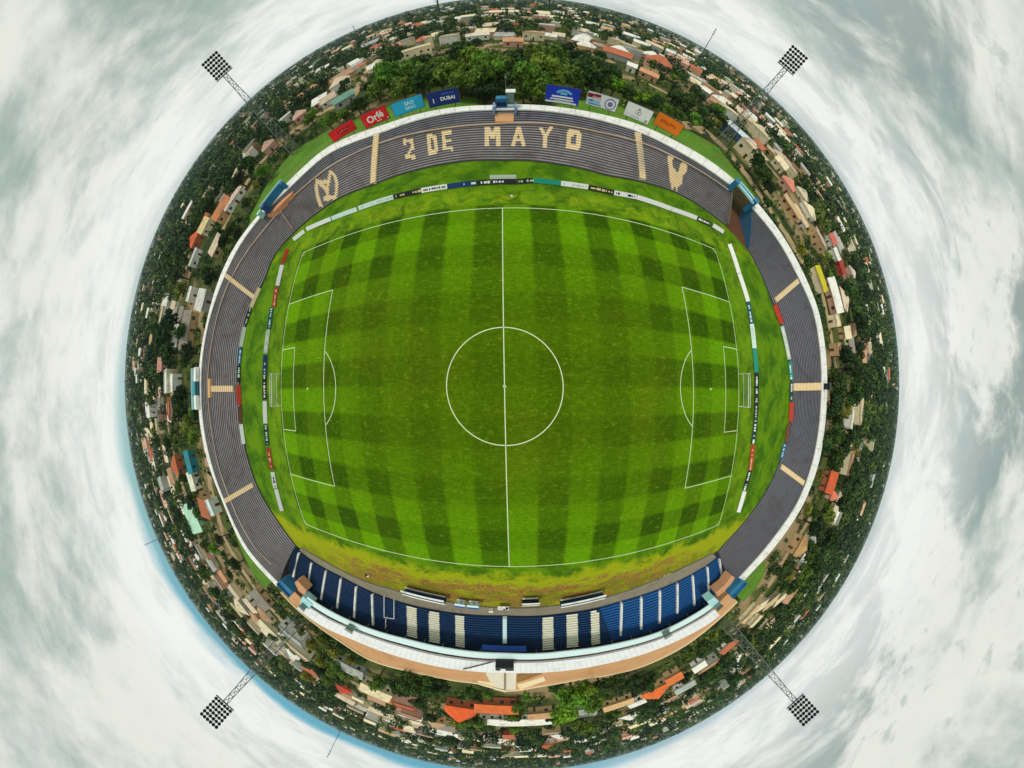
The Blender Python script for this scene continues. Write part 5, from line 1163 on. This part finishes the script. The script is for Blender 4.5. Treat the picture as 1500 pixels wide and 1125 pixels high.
# ------------------------------------------------------------------ the far town and woods: each reads as one mass
def mass(name, x, y, rc, tone, tiers, label, zf=1.05, kind_='woods'):
    """many leafy crowns as one mesh: near ones with more leaves"""
    g = rng; V = []; MI = []; dd = np.hypot(x, y)
    for lo, hi, n in tiers:
        sel = (dd >= lo) & (dd < hi); X, Y, Rr, T = x[sel], y[sel], rc[sel], tone[sel]; M = len(X)
        if not M: continue
        d_ = g.normal(size=(M, n, 3)); d_ /= np.linalg.norm(d_, axis=2, keepdims=True); d_[:, :, 2] = np.abs(d_[:, :, 2]) * 1.15 - .25
        lob = 1 + .3 * np.sin(d_[:, :, 0] * 5 + X[:, None]) * np.sin(d_[:, :, 1] * 5 + Y[:, None])
        c = np.stack([X, Y, G0 + Rr * zf], 1)[:, None, :] + d_ * (Rr[:, None] * g.uniform(.7, 1.08, (M, n)) * lob)[:, :, None]
        nr = d_ + g.normal(size=(M, n, 3)) * .5; t = np.cross(nr, g.normal(size=(M, n, 3))); t /= np.linalg.norm(t, axis=2, keepdims=True) + 1e-9; b_ = np.cross(nr / (np.linalg.norm(nr, axis=2, keepdims=True) + 1e-9), t)
        s = (Rr[:, None] * g.uniform(.7, 1.25, (M, n)) * (1.55 / math.sqrt(n)) * 1.25)[:, :, None]
        q = np.stack([c - t * s, c - b_ * s * .8, c + t * s, c + b_ * s * .8], 2).reshape(-1, 3); V.append(q); MI.append(np.repeat(T, n))
    V = np.concatenate(V); MI = np.concatenate(MI); nf = len(V) // 4
    me = bpy.data.meshes.new(name); me.vertices.add(len(V)); me.vertices.foreach_set('co', V.astype(np.float32).ravel()); me.loops.add(nf * 4); me.loops.foreach_set('vertex_index', np.arange(nf * 4, dtype=np.int32))
    me.polygons.add(nf); me.polygons.foreach_set('loop_start', np.arange(0, nf * 4, 4, dtype=np.int32)); me.polygons.foreach_set('loop_total', np.full(nf, 4, np.int32))
    for k, rgb in enumerate([(60, 88, 32), (46, 72, 28), (34, 56, 25), (92, 108, 44)]): me.materials.append(mat('far_foliage_' + ['mid', 'dark', 'deep', 'olive'][k], C(*rgb, 1.2), .8, .5, .12, .45))
    me.polygons.foreach_set('material_index', MI.astype(np.int32)); me.update(calc_edges=True)
    o = bpy.data.objects.new(name, me); COL.objects.link(o); tag(o, label, kind_, kind='stuff')
def far_trees():
    g = rng; N = 12500; az = g.uniform(0, 360, N * 3); u = g.random(N * 3); dd = 205 * (2800 / 205) ** (u ** 1.05); keep = g.random(N * 3) < np.array([tdens(a) for a in az]) * .75
    az, dd = az[keep][:N], dd[keep][:N]; x, y = dd * np.cos(np.radians(az)), dd * np.sin(np.radians(az)); rc = g.uniform(2.6, 5.6, len(x)) * (1 + dd / 2200)
    for hd, ha, hw in VIEW:
        if hd > 185: m_ = ~((np.abs((az - ha + 180) % 360 - 180) < hw * .7) & (hd - dd > -3) & (hd - dd < 26)); az, dd, x, y, rc = az[m_], dd[m_], x[m_], y[m_], rc[m_]
    near = np.array([(a, c, q) for a, c, q in OCC if math.hypot(a, c) > 180]); ok = np.ones(len(x), bool)
    for a, c, q in near: ok &= (x - a) ** 2 + (y - c) ** 2 > (q + rc * .45) ** 2
    for a, c in LANES[::2]: ok &= (x - a) ** 2 + (y - c) ** 2 > (rc * .8 + 2) ** 2
    x, y, rc = x[ok], y[ok], rc[ok]; tone = g.choice([0, 1, 2, 3], len(x), p=[.26, .34, .3, .10])
    mass('far_woods', x, y, rc, tone, ((0, 330, 110), (330, 700, 56), (700, 9e9, 26)), 'dense dark green tree cover of the distant town out to the horizon')
far_trees()
def undergrowth():
    g = rng; N = 9000; az = g.uniform(0, 360, N); dd = np.sqrt(g.uniform(85 ** 2, 260 ** 2, N)); rc = g.uniform(.6, 1.9, N) ** 1.2; x, y = dd * np.cos(np.radians(az)), dd * np.sin(np.radians(az))
    ok = np.array([dd[i] > edge_d(az[i]) + max(bankw(az[i]) - 1, 4 if 219 < az[i] < 317 else 8) for i in range(N)])
    for a, c, q in OCC: 
        if q > 2.2: ok &= (x - a) ** 2 + (y - c) ** 2 > (q * .8 + rc * .3) ** 2
    for a, c in LANES[::2]: ok &= (x - a) ** 2 + (y - c) ** 2 > (rc + 2.2) ** 2
    clump = np.sin(x * .11 + 1.3 * np.sin(y * .07)) + np.sin(y * .13 + 1.1 * np.sin(x * .05)); ok &= clump + g.normal(0, .6, N) > -.55
    for hd, ha, hw in VIEW: ok &= ~((np.abs((az - ha + 180) % 360 - 180) < hw) & (hd - dd > -3) & (hd - dd < 14) & (rc > .9))
    x, y, rc = x[ok], y[ok], rc[ok]; tone = g.choice([0, 1, 2, 3], len(x), p=[.28, .30, .2, .22])
    mass('undergrowth', x, y, rc, tone, ((0, 9e9, 46),), 'dark green bushes and scrub filling the ground between the trees and houses', .55, 'undergrowth')
undergrowth()
def far_town():
    mb = MB(); g = random.Random(11); n = 0
    cols = [WH, CR, PK, TN, GY, TC, C(232, 232, 226), C(222, 204, 176)]
    for _ in range(30000):
        if n >= 1700: break
        az = g.uniform(0, 360); dd = 265 * (2800 / 265) ** (g.random() ** 1.1)
        if g.random() > float(hdens(az)) ** 1.5 * (1 if dd < 600 else .6): continue
        p = at(az, dd, G0)
        if dd < 310 and not free(p.x, p.y, 6): continue
        w, dp, h = g.uniform(8, 18), g.uniform(6, 10), g.choice([3.4, 4, 4.5, 6, 7, 8.5]) * (1 + dd / 2500); rz = R(az) + math.pi / 2 + g.gauss(0, .3); wc, rc = g.randrange(0, 5), g.choice([0, 1, 1, 7, 6, 2, 3, 4, 5, 6])
        mb.box((p.x, p.y, G0 + h / 2), (w, dp, h), rz, wc); m = Matrix.Translation((p.x, p.y, G0 + h)) @ Matrix.Rotation(rz, 4, 'Z')
        if g.random() < .6:
            rs = dp * .24; f = lambda *q: m @ Vector(q); X, Y = w / 2 + .4, dp / 2 + .4
            mb.face([f(-X, -Y, 0), f(X, -Y, 0), f(X, 0, rs), f(-X, 0, rs)], rc); mb.face([f(X, Y, 0), f(-X, Y, 0), f(-X, 0, rs), f(X, 0, rs)], rc); mb.face([f(X, -Y, 0), f(X, Y, 0), f(X, 0, rs)], wc); mb.face([f(-X, Y, 0), f(-X, -Y, 0), f(-X, 0, rs)], wc)
        else: mb.box((p.x, p.y, G0 + h + .15), (w + .3, dp + .3, .3), rz, rc)
        n += 1
    o = mb.build('far_town', [mat('far_wall_%s' % nm, c, .9, .2, .2) for nm, c in zip(('white', 'cream', 'pink', 'tan', 'grey', 'terracotta', 'pale', 'beige'), cols)])
    tag(o, 'scattered pale houses of the distant town between the trees', 'town', kind='stuff')
far_town()

# ------------------------------------------------------------------ masts on the horizon
def mast(px, py_base, py_top, dd, label, r=.5, name='radio_mast', cat='mast'):
    a, rb = pol(*py_base); _, rt = pol(*py_top); zt = zat(rt, dd); p = at(a, dd, G0); s = empty(name, p, 0, label, cat, 'masts on the horizon'); hh = zt - G0
    mb = MB(); mb.bar((0, 0, 0), (0, 0, hh * .94), r, r2=r * .6, n=6); mb.build('pole', M_dsteel, s)
    mb = MB()
    for k in range(3): mb.box((0, 0, hh * (.86 + .05 * k)), (r * 4, r * 4, hh * .008))
    mb.bar((0, 0, hh * .94), (0, 0, hh), r * .4, n=5); mb.build('antenna', M_dsteel, s)
mast(0, (1036, 66), (1051, 40), 420, 'thin pole leaning past the horizon near the market hall tower', .55)
mast(0, (643, 12), (642, -3), 600, 'thick dark mast on the horizon behind the navy billboard', 2.2)
mast(0, (805, 10), (806, -4), 600, 'thick dark mast on the horizon behind the royal blue billboard', 2.2)
mast(0, (220, 795), (210, 799), 420, 'thin mast on the horizon below the mint green hall', .4)
mast(0, (482, 1105), (490, 1118), 420, 'thin mast on the horizon behind the orange roofed house', .4)
mast(0, (521, 46), (516, 36), 420, 'thin mast on the horizon behind the long cream block', .4)
def lamp_post(px, py, label, h=8):
    c = PT(px, py, G0); s = empty('street_lamp', c, R(pol(px, py)[0]), label, 'street lamp', 'street lamps and poles near the stadium')
    mb = MB(); mb.bar((0, 0, 0), (0, 0, h), .12, r2=.08, n=6); mb.build('pole', M_steel, s); mb = MB(); mb.bar((0, 0, h), (-1.4, 0, h + .3), .07); mb.box((-1.6, 0, h + .3), (.8, .35, .16)); mb.build('lamp_head', M_steel, s)
for px, py, lb in ((644, 125, 'pale pole standing behind the navy billboard'), (447, 160, 'pale pole by the pinkish house below the peach roof'), (1050, 222, 'thin pole on the bank beside the market hall'), (352, 283, 'thin pole by the terracotta row house'), (414, 955, 'pole beside the long pale gabled house'), (990, 1075, 'pole on the street below the grey flat house'), (868, 1100, 'pole at the edge of the bright green grove')):
    lamp_post(px, py, lb)

# ------------------------------------------------------------------ haze
mb = MB(); mb.box((0, 0, 34), (12000, 12000, 76)); hz = mb.build('haze', []); tag(hz, kind='stuff', label='thin pale blue haze over the town', cat='haze')
hm = bpy.data.materials.new('haze'); hm.use_nodes = True; hm.node_tree.nodes.clear(); hb = NB(hm.node_tree)
pv = hb.n('ShaderNodeVolumePrincipled'); pv.inputs['Color'].default_value = (.62, .84, .95, 1); pv.inputs['Density'].default_value = 0.7e-4; pv.inputs['Anisotropy'].default_value = 0.2
ho = hb.n('ShaderNodeOutputMaterial'); hm.node_tree.links.new(pv.outputs[0], ho.inputs['Volume']); hz.data.materials.append(hm)
